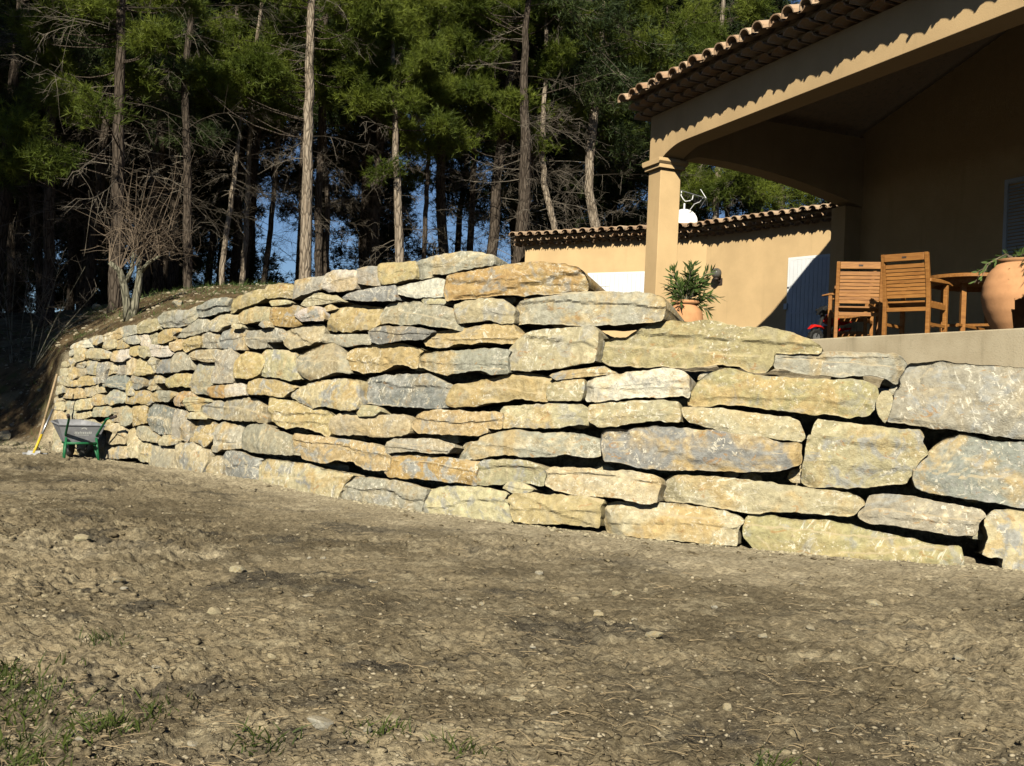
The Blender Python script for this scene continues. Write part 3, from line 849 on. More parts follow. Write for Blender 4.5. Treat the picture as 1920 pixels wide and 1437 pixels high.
def add_stone(poly_px, ccode, seed, D=None, pop=None):
    rs = np.random.default_rng(1000+seed)
    cx = sum(p[0] for p in poly_px)/len(poly_px); cy = sum(p[1] for p in poly_px)/len(poly_px)
    p, t, n = wall_frame(cx, cy)
    up = n.cross(t)
    if up.z < 0: up = -up
    # small individual tilt
    n = (n + t*rs.uniform(-.05, .05) + up*rs.uniform(-.06, .06)).normalized()
    t = (t - n*t.dot(n)).normalized(); up = n.cross(t)
    p = p + n*(rs.uniform(-.03, .05) if pop is None else pop)
    loc = []
    for q in poly_px:
        d = ray(*q); k = (p - CAM).dot(n)/d.dot(n); w = CAM + d*k - p
        loc.append((w.dot(t), w.dot(up)))
    loc = np.array(loc); w_, h_ = np.ptp(loc[:, 0]), np.ptp(loc[:, 1])
    big = (max(q[0] for q in poly_px)-min(q[0] for q in poly_px)) > 45
    me = stone_mesh(loc, D or min(.95, .55+.45*h_), seed, big)
    M = Matrix((t, up, n)).transposed().to_4x4(); M.translation = p
    o = link('stone', me, MAT['stone'], WALL, M)
    c = np.array(SCOL[ccode])*rs.uniform(.84, 1.04); c = c*(1+rs.uniform(-.04, .04, 3))
    o.color = (*c, 1)
    return o

_s = 0
for ln in STONES.strip().splitlines():
    a = ln.split(); x0, y0, sc = REG[a[0]]
    pts = [tuple(map(float, q.split(','))) for q in a[2:]]
    add_stone([(x0+x/sc, y0+y/sc) for x, y in pts], a[1], _s); _s += 1
# small wedging stones pushed into the joints, set back behind the faces
rw_ = np.random.default_rng(5)
for k in range(110):
    x = rw_.uniform(190, 1900); lo = np.interp(x, [100, 400, 760, 1000, 1500, 1900], [840, 880, 940, 965, 1010, 1040]); hi = np.interp(x, [130, 400, 900, 1240, 1500, 1900], [670, 585, 520, 600, 690, 720])
    y = rw_.uniform(hi+8, lo-6); kk = np.interp(x, [100, 1900], [.55, 1.25]); w_ = rw_.uniform(11, 27)*kk; h_ = rw_.uniform(6, 12)*kk
    add_stone([(x-w_, y+h_*.3), (x-w_*.7, y-h_*.8), (x+w_*.2, y-h_), (x+w_*.9, y-h_*.5), (x+w_, y+h_*.4), (x+w_*.3, y+h_), (x-w_*.6, y+h_*.9)], rw_.choice(list('tgopy')), 500+k, D=.3, pop=rw_.uniform(-.30, -.17))
# the wall runs on past the right edge of the picture
for k, (xa, xb, rows) in enumerate(((2000, 2300, (690, 850, 985, 1120)), (2310, 2600, (680, 800, 950, 1130)), (2610, 2900, (700, 860, 1000, 1150)))):
    for j in range(len(rows)-1):
        ya, yb = rows[j]+8, rows[j+1]-6; jx = 14*((j*7+k*3) % 5-2)
        add_stone([(xa+jx+12, ya+20), (xa+jx+40, ya+2), (xb+jx-50, ya), (xb+jx-8, ya+24), (xb+jx-6, yb-18), (xb+jx-40, yb), (xa+jx+30, yb+3), (xa+jx+8, yb-20)], 'gtyopbgtp'[(k*3+j) % 9], _s); _s += 1

# ------------------------------------------------------------------ the house
Zt = 2.11                                        # terrace level
VPX = 150.0
fdir = Vector(((VPX - CX)/FPX, 1, 0)).normalized()     # along the facade, away from the camera
exf = -fdir
C0 = at(1225, 640, 16.1); C0.z = 0
ang = math.atan2(exf.y, exf.x)
HOUSE = empty('house', (C0.x, C0.y, Zt))
tag(HOUSE, 'ochre rendered house with arched porch and terracotta tiled roofs above the stone wall', 'house')
PF = Matrix.Translation(C0) @ Matrix.Rotation(ang, 4, 'Z')      # porch frame: x along facade to the right, y inward
def hpart(name, mb, mat, frame=PF, parent=None, smooth=False, bevel=0):
    return mb.build(name, mat, parent or HOUSE, smooth, frame, bevel)

CW = .37
ZB = 5.27          # underside of beam
ZT = 5.86          # top of beam face
# terrace slab
slab = MB().prism([(-1.2, -.22), (13, -.22), (13, 4.2), (-1.2, 4.2)], 1.2, Zt, axis='z')
hpart('terrace_slab', slab, MAT['concrete'], bevel=.012)
# column with capital
col = hpart('column', MB().box((-CW, 0, 1.9), (0, CW, 4.97)), MAT['stucco'], bevel=.008)
capm = MB().box((-CW-.05, -.05, 4.97), (.05, CW+.05, 5.03)).prism([(-CW-.05, 5.03), (.05, 5.03), (.09, 5.07), (.09, 5.12), (-CW-.09, 5.12), (-CW-.09, 5.07)], -.085, CW+.085)
hpart('capital', capm, MAT['stucco'], parent=col, bevel=.006)
# front beam with its curved haunch
poly = [(-CW, 5.12), (.02, 5.12)]
for k in range(9):
    a = k/8; poly.append((.02 + .62*a, 5.12 + (ZB-5.12)*math.sin(a*math.pi/2)**.8))
poly += [(12.5, ZB), (12.5, ZT), (-CW, ZT)]
hpart('beam', MB().prism(poly, 0, CW), MAT['stucco'], bevel=.006)
# side arch between the column and the back wall
PD = 4.05
poly = [(CW, 5.12)]
for k in range(13):
    a = k/12; y = CW + (PD-CW)*a
    poly.append((y, 5.23 - .42*max(0, (a-.18)/.82)**1.8 - .11*max(0, 1-a/.08)))
poly += [(PD, 6.0), (CW, 6.0)]
hpart('side_arch', MB().prism(poly, -CW, 0, axis='x'), MAT['stucco'])
# back wall of the porch and its return
hpart('porch_wall', MB().prism([(-CW, 1.9), (13, 1.9), (13, 7.17), (3.6, 7.17), (-CW, 6.0)], PD, PD+.25), MAT['stucco'])
hpart('house_wall', MB().box((-CW, PD+.25, 1.9), (-.1, 7.5, 6.0)), MAT['stucco'])
hpart('porch_wall', MB().box((-CW, PD-.35, 1.9), (-.02, PD, 4.8)), MAT['stucco'])
# rafters and ceiling
PITCHR = math.tan(R(16))
def roofz(y): return 5.98 + (y+.52)*PITCHR
for k in range(18):
    x = .6 + k*.62
    hpart('rafter', MB().bar((x, .3, roofz(.3)-.13), (x, min(PD+.1, x*1.0+.5), roofz(min(PD+.1, x+.5))-.13), .07, .13), MAT['rafter'])
hpart('ceiling', MB().add([(.3, -.1, roofz(-.1)-.045), (13, -.1, roofz(-.1)-.045), (13, 7, roofz(7)-.045), (.3, 7, roofz(7)-.045),
                           (.3, -.1, roofz(-.1)-.02), (13, -.1, roofz(-.1)-.02), (13, 7, roofz(7)-.02), (.3, 7, roofz(7)-.02)],
                          [(0,3,2,1),(4,5,6,7),(0,1,5,4),(1,2,6,5),(2,3,7,6),(3,0,4,7)]), MAT['rafter'])

def tile_mesh(r=.095, L=.42, th=.014, taper=.82, n=8):
    """canal tile, hollow side down, axis along y, front end at y=0"""
    v = []; f = []
    for yy, sc in ((0, 1.0), (L, taper)):
        for rr in (r*sc, r*sc-th):
            for k in range(n+1):
                a = math.pi*k/n; v.append((rr*math.cos(a), yy, rr*math.sin(a)*.92))
    s = n+1
    for k in range(n):
        f.append((k, k+1, 2*s+k+1, 2*s+k)); f.append((s+k+1, s+k, 3*s+k, 3*s+k+1))
        f.append((k+1, k, s+k, s+k+1)); f.append((2*s+k, 2*s+k+1, 3*s+k+1, 3*s+k))
    f.append((0, 2*s, 3*s, s)); f.append((n, s+n, 3*s+n, 2*s+n))
    me = bpy.data.meshes.new('tile'); me.from_pydata(v, [], f)
    for p in me.polygons: p.use_smooth = False
    me.materials.append(MAT['tile']); me.update()
    return me
TILE = tile_mesh()
mt_, nt_, b_ = new_mat('eave_mortar', .95, .1); b_.inputs['Base Color'].default_value = (.46, .33, .19, 1)
MAT['mortar'] = mt_

def eave(frame, x0, x1, zt, proj, roof_depth, sp=.205, rows=2, hip=False, pitch=10, ts=1.0):
    pitch = math.tan(R(pitch))
    """two projecting rows of eave tiles below the roof edge; x along the wall, y into the house"""
    n = int((x1-x0)/sp)
    rf = hpart('roof', corrugated(x0, x1, zt, proj, roof_depth, sp, hip, pitch), MAT['tile'], frame, smooth=True)
    rs = random.Random(int(abs(x1)*100))
    tilt = Matrix.Rotation(math.atan(pitch), 4, 'X')
    for row in range(rows):
        y = -proj*(row+1)/(rows+1); z = zt - .088*(rows-row) - .02
        hpart('eave_mortar', MB().box((x0, y+.045, z+.062), (x1, .05, z+.106)), MAT['mortar'], frame, rf)
        for k in range(n):
            x = x0 + sp*(k+.5*(row % 2)+.25)
            M = frame @ Matrix.Translation((x+rs.uniform(-.01, .01), y+rs.uniform(-.018, .018), z+rs.uniform(-.005, .005))) @ Matrix.Rotation(rs.uniform(-.06, .06), 4, 'Z') @ Matrix.Diagonal((.92*ts, .8, .86, 1))
            link('tile', TILE, None, rf, M)
    for k in range(n):
        x = x0 + sp*(k+.5)
        M = frame @ Matrix.Translation((x+rs.uniform(-.012, .012), -proj+rs.uniform(-.03, .025), zt+rs.uniform(-.006, .010))) @ tilt @ Matrix.Rotation(rs.uniform(-.07, .07), 4, 'Z') @ Matrix.Rotation(rs.uniform(-.08, .08), 4, 'Y') @ Matrix.Diagonal((ts, 1, ts, 1))
        link('tile', TILE, None, rf, M)
        M = frame @ Matrix.Translation((x+sp/2, -proj+.03+rs.uniform(-.01, .01), zt+.045)) @ tilt @ Matrix.Rotation(math.pi, 4, 'Y') @ Matrix.Diagonal((.8*ts, 1, .5*ts, 1))
        link('tile', TILE, None, rf, M)
    return rf

def corrugated(x0, x1, zt, proj, depth, sp, hip, pitch):
    mb = MB(); nx = int((x1-x0)/sp)*6; ys = [-proj+.30] + [-proj+.30+(depth+proj-.3)*k/6 for k in range(1, 7)]
    v = []; nv = (nx+1)*len(ys)
    for lay in (0, 1):
        for y in ys:
            for i in range(nx+1):
                x = x0 + (x1-x0)*i/nx
                u = y+proj
                if hip: u = min(u, x-x0+.1)
                z = zt + u*pitch + .035 + .055*math.cos(2*math.pi*(x-x0)/sp - math.pi)
                v.append((x, y, z if lay == 0 else zt + u*pitch - .045))
    f = []
    for j in range(len(ys)-1):
        for i in range(nx):
            a = j*(nx+1)+i; q = (a, a+1, a+nx+2, a+nx+1)
            f.append(q); f.append(tuple(k+nv for k in reversed(q)))
    for i in range(nx): f.append((i+1, i, i+nv, i+1+nv))
    return mb.add(v, f)
eave(PF, -CW-.22, 11.5, 6.06, .52, 7.0, sp=.30, hip=True, pitch=16, ts=1.36)

# low wings behind: frames run along each wall, x to the right, y into the building
WA = at(985, 470, 26.0); WB = at(1325, 470, 23.4); WC = at(1640, 470, 20.0)
ZW = 5.30
def wing_frame(a, b):
    d = Vector((b.x-a.x, b.y-a.y, 0)); L = d.length
    return Matrix.Translation((a.x, a.y, 0)) @ Matrix.Rotation(math.atan2(d.y, d.x), 4, 'Z'), L
LF, LL = wing_frame(WA, WB); RF, RL = wing_frame(WB, WC)
hpart('wing_wall', MB().box((0, 0, 1.4), (LL+.05, .3, ZW+.02)), MAT['stucco'], LF)
hpart('wing_wall', MB().box((0, .3, 1.6), (.3, 6, ZW+.02)), MAT['stucco'], LF)
hpart('wing_wall', MB().box((-.02, 0, 1.6), (RL, .3, ZW+.022)), MAT['stucco'], RF)
eave(LF, -.24, LL+.06, ZW, .45, 4.5, sp=.25, ts=1.12)
eave(RF, .02, RL, ZW+.012, .45, 4.5, sp=.25, ts=1.12)

def boards(name, frame, x0, x1, z0, z1, y=-.05, n=8, rails=True, mat='shutter', parent=None):
    base = hpart(name, MB().box((x0, y+.012, z0), (x1, y+.045, z1)), MAT[mat], frame)
    fr = MB().box((x0-.06, y+.02, z0-.02), (x0-.004, .0, z1+.06)).box((x1+.004, y+.02, z0-.02), (x1+.06, .0, z1+.06)).box((x0-.004, y+.02, z1+.004), (x1+.004, .0, z1+.06))
    hpart('frame', fr, MAT['white'], frame, base)
    w = (x1-x0)/n
    for k in range(n):
        hpart('board', MB().box((x0+k*w+.004, y-.006, z0+.004), (x0+(k+1)*w-.004, y+.010, z1-.004)), MAT[mat], frame, base)
    return base
def on_plane(frame, px, py):
    """hit of a pixel's line of sight with the y=0 plane of a frame, in that frame"""
    inv = frame.inverted(); o = inv @ CAM; d = inv.to_3x3() @ ray(px, py)
    return o + d*(-o.y/d.y)
a = on_plane(LF, 1107, 517); b = on_plane(LF, 1200, 517)
sh = boards('window_shutter', LF, a.x, b.x+.5, a.z-1.15, a.z, n=16)
for zz in (a.z-.28, a.z-.9):
    hpart('hinge', MB().box((a.x-.02, -.066, zz), (a.x+.55, -.058, zz+.035)), MAT['white'], LF, sh)
a = on_plane(RF, 1484, 490); b = on_plane(RF, 1566, 480)
ds = boards('door_shutter', RF, a.x, b.x+.05, Zt+.02, (a.z+b.z)/2, n=11)
for zz in (Zt+.25, Zt+1.15, Zt+1.72):
    hpart('hinge', MB().box((a.x-.03, -.066, zz), (a.x+.7, -.058, zz+.03)), MAT['shutter'], RF, ds)
hpart('catch', MB().box((a.x-.09, -.09, Zt+1.25), (a.x-.01, -.0, Zt+1.37)), MAT['white'], RF, ds)
# louvred shutter on the porch wall
bw = on_plane(PF @ Matrix.Translation((0, PD-.03, 0)), 1884, 338)
lou = hpart('louvred_shutter', MB().box((bw.x, PD-.03, Zt+.05), (bw.x+.06, PD-.001, bw.z)).box((bw.x+1.1, PD-.03, Zt+.05), (bw.x+1.16, PD-.001, bw.z)).box((bw.x+.061, PD-.03, bw.z-.07), (bw.x+1.099, PD-.001, bw.z)), MAT['shutter'])
k = 0; z = Zt+.1
while z < bw.z-.1:
    hpart('louvre', MB().add([(bw.x+.061, PD-.03, z), (bw.x+1.099, PD-.03, z), (bw.x+1.099, PD-.006, z+.035), (bw.x+.061, PD-.006, z+.035),
                              (bw.x+.061, PD-.022, z-.004), (bw.x+1.099, PD-.022, z-.004), (bw.x+1.099, PD-.002, z+.03), (bw.x+.061, PD-.002, z+.03)],
                             [(0,1,2,3),(7,6,5,4),(0,4,5,1),(1,5,6,2),(2,6,7,3),(3,7,4,0)]), MAT['shutter'], PF, lou); z += .05

# wall lamp
a = on_plane(LF, 1352, 516); WLF = RF; a = on_plane(RF, 1352, 514)
gp = RF @ Vector((a.x, -.16, a.z))
LAMP = empty('wall_lamp', RF @ Vector((a.x, 0, a.z-.14)))
tag(LAMP, 'clear glass globe lamp on a bracket on the ochre wing wall', 'lamp')
MB().tube([gp - Vector((0, 0, .14)), gp - Vector((0, 0, .085))], [.055, .05], 12).build('lamp_holder', MAT['grip'], LAMP, mw=Matrix())
w0 = RF @ Vector((a.x, .0, a.z-.17))
MB().tube([w0, RF @ Vector((a.x, -.10, a.z-.17)), gp - Vector((0, 0, .13))], .018, 8).build('bracket', MAT['grip'], LAMP, mw=Matrix())
MB().box((a.x-.05, -.02, a.z-.25), (a.x+.05, 0, a.z-.10)).build('wall_plate', MAT['grip'], LAMP, mw=RF)
prof = [(.115*math.sin(math.pi*k/12)+1e-4, -.115*math.cos(math.pi*k/12)) for k in range(13)]
MB().lathe(prof, 20, gp).build('globe', MAT['glass'], LAMP, True, Matrix())
MB().lathe([(.001, -.05), (.02, -.045), (.032, .0), (.028, .025), (.001, .045)], 12, gp).build('bulb', MAT['white'], LAMP, True, Matrix())

# satellite dish and aerial on the wing roof
dc = at(1283, 414, 24.0)
DISH = empty('satellite_dish', (dc.x, dc.y, ZW+.2))
tag(DISH, 'round white satellite dish on the low wing roof beside the column', 'satellite dish')
fr = Matrix.Translation(dc) @ Vector((-.1, -1, .35)).normalized().to_track_quat('Z', 'Y').to_matrix().to_4x4()
MB().lathe([(.001, -.05), (.13, -.04), (.24, -.012), (.295, .01), (.303, .016), (.297, .0), (.23, -.03), (.11, -.056), (.001, -.065)], 28).build('dish', MAT['white'], DISH, True, fr)
MB().tube([dc + Vector((0, .06, -.5)), dc + Vector((0, .08, .42))], .022, 8).build('mast', MAT['white'], DISH, mw=Matrix())
AE = empty('tv_aerial', dc + Vector((0, .1, .42)))
tag(AE, 'thin grey television aerial above the white satellite dish', 'aerial')
A0 = at(1262, 353, 24.1); A1 = at(1324, 372, 23.6)
mb = MB().tube([A0, A1], .010, 6); mb.build('boom', MAT['metal'], AE, mw=Matrix())
ml = at(1285, 378, 24.08)
MB().tube([at(1278, 358, 24.06), at(1277, 367, 24.06), at(1281, 374, 24.06), ml, at(1293, 377, 24.0), at(1298, 374, 24.0), at(1300, 366, 24.0)], .013, 6).build('cradle', MAT['white'], AE, mw=Matrix())
for k in range(14):
    p = A0.lerp(A1, .35+.65*k/13); e = (A1-A0).cross(Vector((0, 0, 1))).normalized()
    dd = Vector((.25, .5, -.55)).normalized()
    MB().tube([p - dd*.02 - e*.02, p + dd*(.22 if k > 4 else .14)], .005, 4).build('element', MAT['metal'], AE, mw=Matrix())
for s in (1, -1):
    MB().tube([A1, A1 + Vector((-.12, .1, .22*s))], .008, 4).build('reflector', MAT['metal'], AE, mw=Matrix())
MB().tube([at(1293, 395, 24.0), at(1302, 383, 23.9), at(1312, 379, 23.8), at(1318, 372, 23.7)], .010, 5).build('cable', MAT['white'], AE, mw=Matrix())

# ------------------------------------------------------------------ garden furniture
def garden_chair(name, loc, rz, label):
    """local: back towards -y, seat towards +y"""
    t = empty(name, loc, rz); tag(t, label, 'chair', 'wooden garden chairs on the terrace')
    W = .50; H = .94; W2 = W/2
    def back_y(z): return -.22 - .11*max(0, (z-.42)/.58)**1.25
    zs = [0, .2, .42, .55, .7, .85, H]
    for s in (-1, 1):
        mb = MB()
        pr = [(back_y(z)-.02 if z > .3 else -.24+.0*z, z) for z in zs]; pr2 = [(y+.042, z) for y, z in reversed(pr)]
        mb.prism(pr+pr2, s*W2-.021, s*W2+.021, axis='x').build('rear_leg', MAT['wood'], t, bevel=.004)
        MB().box((s*W2-.022, .20, 0), (s*W2+.022, .245, .64)).build('front_leg', MAT['wood'], t, bevel=.004)
        MB().box((s*W2-.014, -.215, .34), (s*W2+.014, .2, .40)).build('side_rail', MAT['wood'], t, bevel=.003)
        MB().box((s*W2-.012, -.215, .14), (s*W2+.012, .2, .175)).build('side_rail', MAT['wood'], t, bevel=.003)
        arm = MB().prism([(-.255, .62), (-.25, .66), (.0, .675), (.22, .665), (.33, .64), (.33, .625), (.22, .64)], s*W2-.034, s*W2+.034, axis='x')
        arm.build('armrest', MAT['wood'], t, bevel=.006)
    MB().box((-W2+.022, back_y(H)-.018, H-.085), (W2-.022, back_y(H)+.014, H-.002)).build('top_rail', MAT['wood'], t, bevel=.004)
    n = 9
    for k in range(n):
        z = .45 + k*(H-.12-.45)/n
        hgt = .036 if 0 < k < n-1 else .048
        y = back_y(z+hgt/2)
        MB().box((-W2+.022, y-.008, z), (W2-.022, y+.008, z+hgt)).build('back_slat', MAT['wood'], t, bevel=.003)
    MB().box((-W2+.022, -.235, .30), (W2-.022, -.21, .345)).build('rear_rail', MAT['wood'], t, bevel=.003)
    for k in range(6):
        y = -.2 + k*.078
        MB().box((-W2+.0, y, .40), (W2-.0, y+.06, .42)).build('seat_slat', MAT['wood'], t, bevel=.003)
    MB().box((-.02, back_y(H)-.022, H-.055), (.03, back_y(H)-.017, H-.035)).build('maker_plate', MAT['grip'], t)
    return t
p = at(1618, 640, 12.25); garden_chair('garden_chair', (p.x, p.y+.24, Zt), R(-16), 'slatted wooden garden chair left of the pair, its back to the wall')
p = at(1715, 634, 11.42); garden_chair('garden_chair', (p.x+.07, p.y+.2, Zt), R(-46), 'slatted wooden garden chair turned aside in front of the round table')
# chair at the far side of the table, only a slotted arm panel shows at left
p = at(1583, 600, 13.2); garden_chair('garden_chair', (p.x+.12, p.y+.1, Zt), R(62), 'slatted wooden garden chair half hidden behind the left chair')
# table
p = at(1830, 560, 12.05)
TAB = empty('garden_table', (p.x, p.y, Zt)); tag(TAB, 'round wooden garden table in the shade behind the chairs', 'table')
MB().lathe([(.001, .735), (.58, .735), (.60, .74), (.60, .775), (.59, .78), (.001, .78)], 48).build('table_top', MAT['wood'], TAB)
MB().lathe([(.50, .68), (.50, .735), (.47, .735), (.47, .68), (.50, .68)], 40).build('apron', MAT['wood'], TAB)
for k in range(4):
    a = math.pi/4 + k*math.pi/2; c, s = math.cos(a), math.sin(a)
    MB().bar((.38*c, .38*s, 0), (.38*c, .38*s, .73), .055).build('leg', MAT['wood'], TAB, bevel=.004)
MB().bar((-.36, -.36, .2), (.36, .36, .2), .03).bar((-.36, .36, .235), (.36, -.36, .235), .03).build('stretcher', MAT['wood'], TAB)

# timber plank lying on the slab edge
pa = at(1520, 645, 13.3); pb = at(1599, 641, 12.35)
pl = MB().bar((pa.x, pa.y, Zt+.03), (pb.x, pb.y, Zt+.03), .10, .055).build('wood_plank', MAT['plank'], bevel=.004)
tag(pl, 'short pale timber plank lying on the edge of the terrace', 'plank')

# large terracotta jar with an arched opening
p = at(1912, 600, 10.25)
JAR = empty('terracotta_jar', (p.x, p.y, Zt)); tag(JAR, 'big bellied terracotta jar with dark arched opening at the terrace edge', 'jar')
prof = [(.22, 0), (.24, .02), (.285, .10), (.335, .22), (.365, .36), (.355, .48), (.31, .60), (.25, .68), (.22, .70), (.235, .72), (.24, .74), (.205, .745), (.19, .70), (.24, .66), (.30, .58), (.335, .46), (.345, .36), (.315, .22), (.265, .11), (.22, .03), (.001, .03)]
n = 72; pr2 = []
for (r0, z0), (r1, z1) in zip(prof[:-1], prof[1:]):
    for q in range(4): pr2.append((r0+(r1-r0)*q/4, z0+(z1-z0)*q/4))
pr2.append(prof[-1])
jb = MB().lathe(pr2, n)
def hole(face):
    c = sum((Vector(jb.v[i]) for i in face), Vector())/len(face)
    if c.z < .0 or math.hypot(c.x, c.y) < .2: return False
    a = math.atan2(c.y, c.x) - R(-103); a = (a+math.pi) % (2*math.pi)-math.pi
    u = a*.35
    return abs(u) < .15 and .0 <= c.z < (.22 + math.sqrt(max(0, .15**2-u*u)))
jb.f = [f for f in jb.f if not hole(f)]
jb.build('jar_body', MAT['terracotta'], JAR, True)

def leafy(stems, nleaf, L, W, seed, droop=.2):
    """lance leaves along stems: returns arrays"""
    rs = np.random.default_rng(seed); V = []; Fc = []
    for st in stems:
        st = [Vector(q) for q in st]
        for k in range(nleaf):
            t = .25+.75*rs.random(); i = min(int(t*(len(st)-1)), len(st)-2); f = t*(len(st)-1)-i
            p = st[i].lerp(st[i+1], f); ax = (st[i+1]-st[i]).normalized()
            d = Vector(rs.normal(size=3)).normalized(); d = (d - ax*d.dot(ax)).normalized()
            d = (d*.75 + ax*.75 + Vector((0, 0, -droop))).normalized()
            l = L*rs.uniform(.7, 1.2); sd = d.cross(Vector(rs.normal(size=3))).normalized()*W/2*rs.uniform(.8, 1.2); b = len(V)
            nrm = d.cross(sd).normalized()
            V += [p, p+d*l*.35+sd, p+d*l*.35-sd, p+d*l*.7+sd*.8-nrm*.02*l, p+d*l*.7-sd*.8-nrm*.02*l, p+d*l-nrm*.08*l]
            Fc += [(b, b+1, b+2), (b+1, b+3, b+4), (b+1, b+4, b+2), (b+3, b+5, b+4)]
    return V, Fc
jt = Vector((p.x, p.y, Zt+.72))
stems = []
rs = random.Random(5)
for k in range(13):
    a = R(rs.uniform(120, 330)); d = Vector((math.cos(a), math.sin(a), 0)); l = rs.uniform(.16, .34)
    stems.append([jt, jt + d*l*.5 + Vector((0, 0, .08)), jt + d*l + Vector((0, 0, -.02)), jt + d*(l+.10) + Vector((0, 0, -.06-.22*rs.random()))])
JP = empty('jar_plant', jt); tag(JP, 'trailing grey green plant spilling from the big terracotta jar', 'plant')
mb = MB()
for s in stems: mb.tube(s, [.006, .005, .004, .003], 4)
mb.build('stem', MAT['shoot'], JP, mw=Matrix())
V, Fc = leafy(stems, 14, .085, .022, 3); MB().add(V, Fc).build('foliage', MAT['leaf'], JP, mw=Matrix())

# oleander in a pot by the column
p = at(1284, 600, 14.2); pz = 2.30
POT = empty('flower_pot', (p.x, p.y, pz-.25)); tag(POT, 'plain terracotta pot standing behind the wall beside the column', 'pot')
MB().lathe([(.001, 0), (.19, 0), (.25, .18), (.265, .34), (.235, .50), (.165, .575), (.165, .595), (.19, .60), (.195, .63), (.18, .645), (.15, .64), (.14, .58), (.001, .57)], 40).build('pot_body', MAT['terracotta'], POT, True)
pt = Vector((p.x, p.y, pz+.33))
OL = empty('oleander', pt); tag(OL, 'green oleander with narrow leaves growing in the terracotta pot', 'plant')
stems = []
for k in range(30):
    a = rs.uniform(0, 2*math.pi); o = rs.uniform(.05, .42); h = rs.uniform(.1, .62)*(1-.8*o)+.08
    if k < 8: o, h = rs.uniform(.25, .48), rs.uniform(-.12, .14)
    e = pt + Vector((math.cos(a)*o, math.sin(a)*o, h))
    stems.append([pt - Vector((0, 0, .04)), pt.lerp(e, .5) + Vector((0, 0, .05)), e])
mb = MB()
for s in stems: mb.tube(s, [.009, .007, .004], 5)
mb.build('stem', MAT['bark_grey'], OL, mw=Matrix())
V, Fc = leafy(stems, 22, .15, .026, 8, .05); MB().add(V, Fc).build('foliage', MAT['leaf'], OL, mw=Matrix())

# red and black toy motorbike by the door
p = at(1556, 640, 13.6)
TB = empty('toy_motorbike', (p.x, p.y, Zt), R(20)); TB.scale = (.82, .82, .82); tag(TB, 'small red and black toy motorbike parked beside the wooden chairs', 'toy')
def wheel(x, r=.13):
    mb = MB(); n = 22; v = []
    for i in range(n):
        a = 2*math.pi*i/n; rk = r*(1.07 if i % 2 else .97)
        for dy, dr in ((-.04, -.02), (-.03, 0), (.03, 0), (.04, -.02), (.03, -.06), (-.03, -.06)):
            v.append((x+(rk+dr)*math.cos(a), dy, r*1.05+(rk+dr)*math.sin(a)))
    f = [(i*6+k, i*6+(k+1) % 6, ((i+1) % n)*6+(k+1) % 6, ((i+1) % n)*6+k) for i in range(n) for k in range(6)]
    w = mb.add(v, f).build('wheel', MAT['black'], TB)
    MB().tube([(x, -.025, r*1.05), (x, .025, r*1.05)], .07, 12).build('hub', MAT['metal'], TB).parent = TB
wheel(-.28); wheel(.26)
MB().prism([(-.42, .26), (-.34, .34), (-.22, .33), (-.12, .27), (-.2, .30), (-.33, .30)], -.05, .05).build('front_mudguard', MAT['red'], TB, bevel=.008)
MB().prism([(-.16, .40), (-.05, .52), (.06, .50), (.2, .42), (.40, .46), (.42, .44), (.22, .36), (.0, .34)], -.06, .06).build('tank', MAT['red'], TB, bevel=.012)
MB().prism([(.05, .15), (.12, .30), (.38, .34), (.30, .18)], -.055, .055).build('side_panel', MAT['red'], TB, bevel=.01)
MB().prism([(.10, .20), (.12, .24), (.33, .30), (.32, .26)], -.061, .061).build('stripe', MAT['white'], TB)
MB().tube([(-.28, 0, .137), (-.17, 0, .45), (-.14, 0, .56)], .03, 8).tube([(-.14, -.2, .60), (-.13, 0, .57), (-.14, .2, .60)], .02, 8).build('fork', MAT['black'], TB)
MB().box((-.1, -.07, .12), (.12, .07, .34)).build('engine', MAT['black'], TB, bevel=.02)
MB().prism([(-.24, .50), (-.2, .62), (-.12, .66), (-.10, .52)], -.07, .07).build('number_plate', MAT['black'], TB, bevel=.01)

# ------------------------------------------------------------------ trees
def needles(P, D, k, L, W, rs, spread=.8):
    """tufts of thin needles; P, D (n,3)"""
    n = len(P)
    P = np.repeat(P, k, 0); D = np.repeat(D, k, 0)
    d = D + rs.normal(size=(n*k, 3))*spread; d /= np.linalg.norm(d, axis=1)[:, None]
    P = P + d*rs.uniform(-.02, .05, (n*k, 1))
    l = L*rs.uniform(.6, 1.25, (n*k, 1))
    sd = np.cross(d, rs.normal(size=(n*k, 3))); sd /= np.maximum(np.linalg.norm(sd, axis=1)[:, None], 1e-6)
    sd *= W/2
    V = np.stack([P+sd, P-sd, P+d*l], 1).reshape(-1, 3)
    Fc = np.arange(n*k*3).reshape(-1, 3)
    return V, Fc

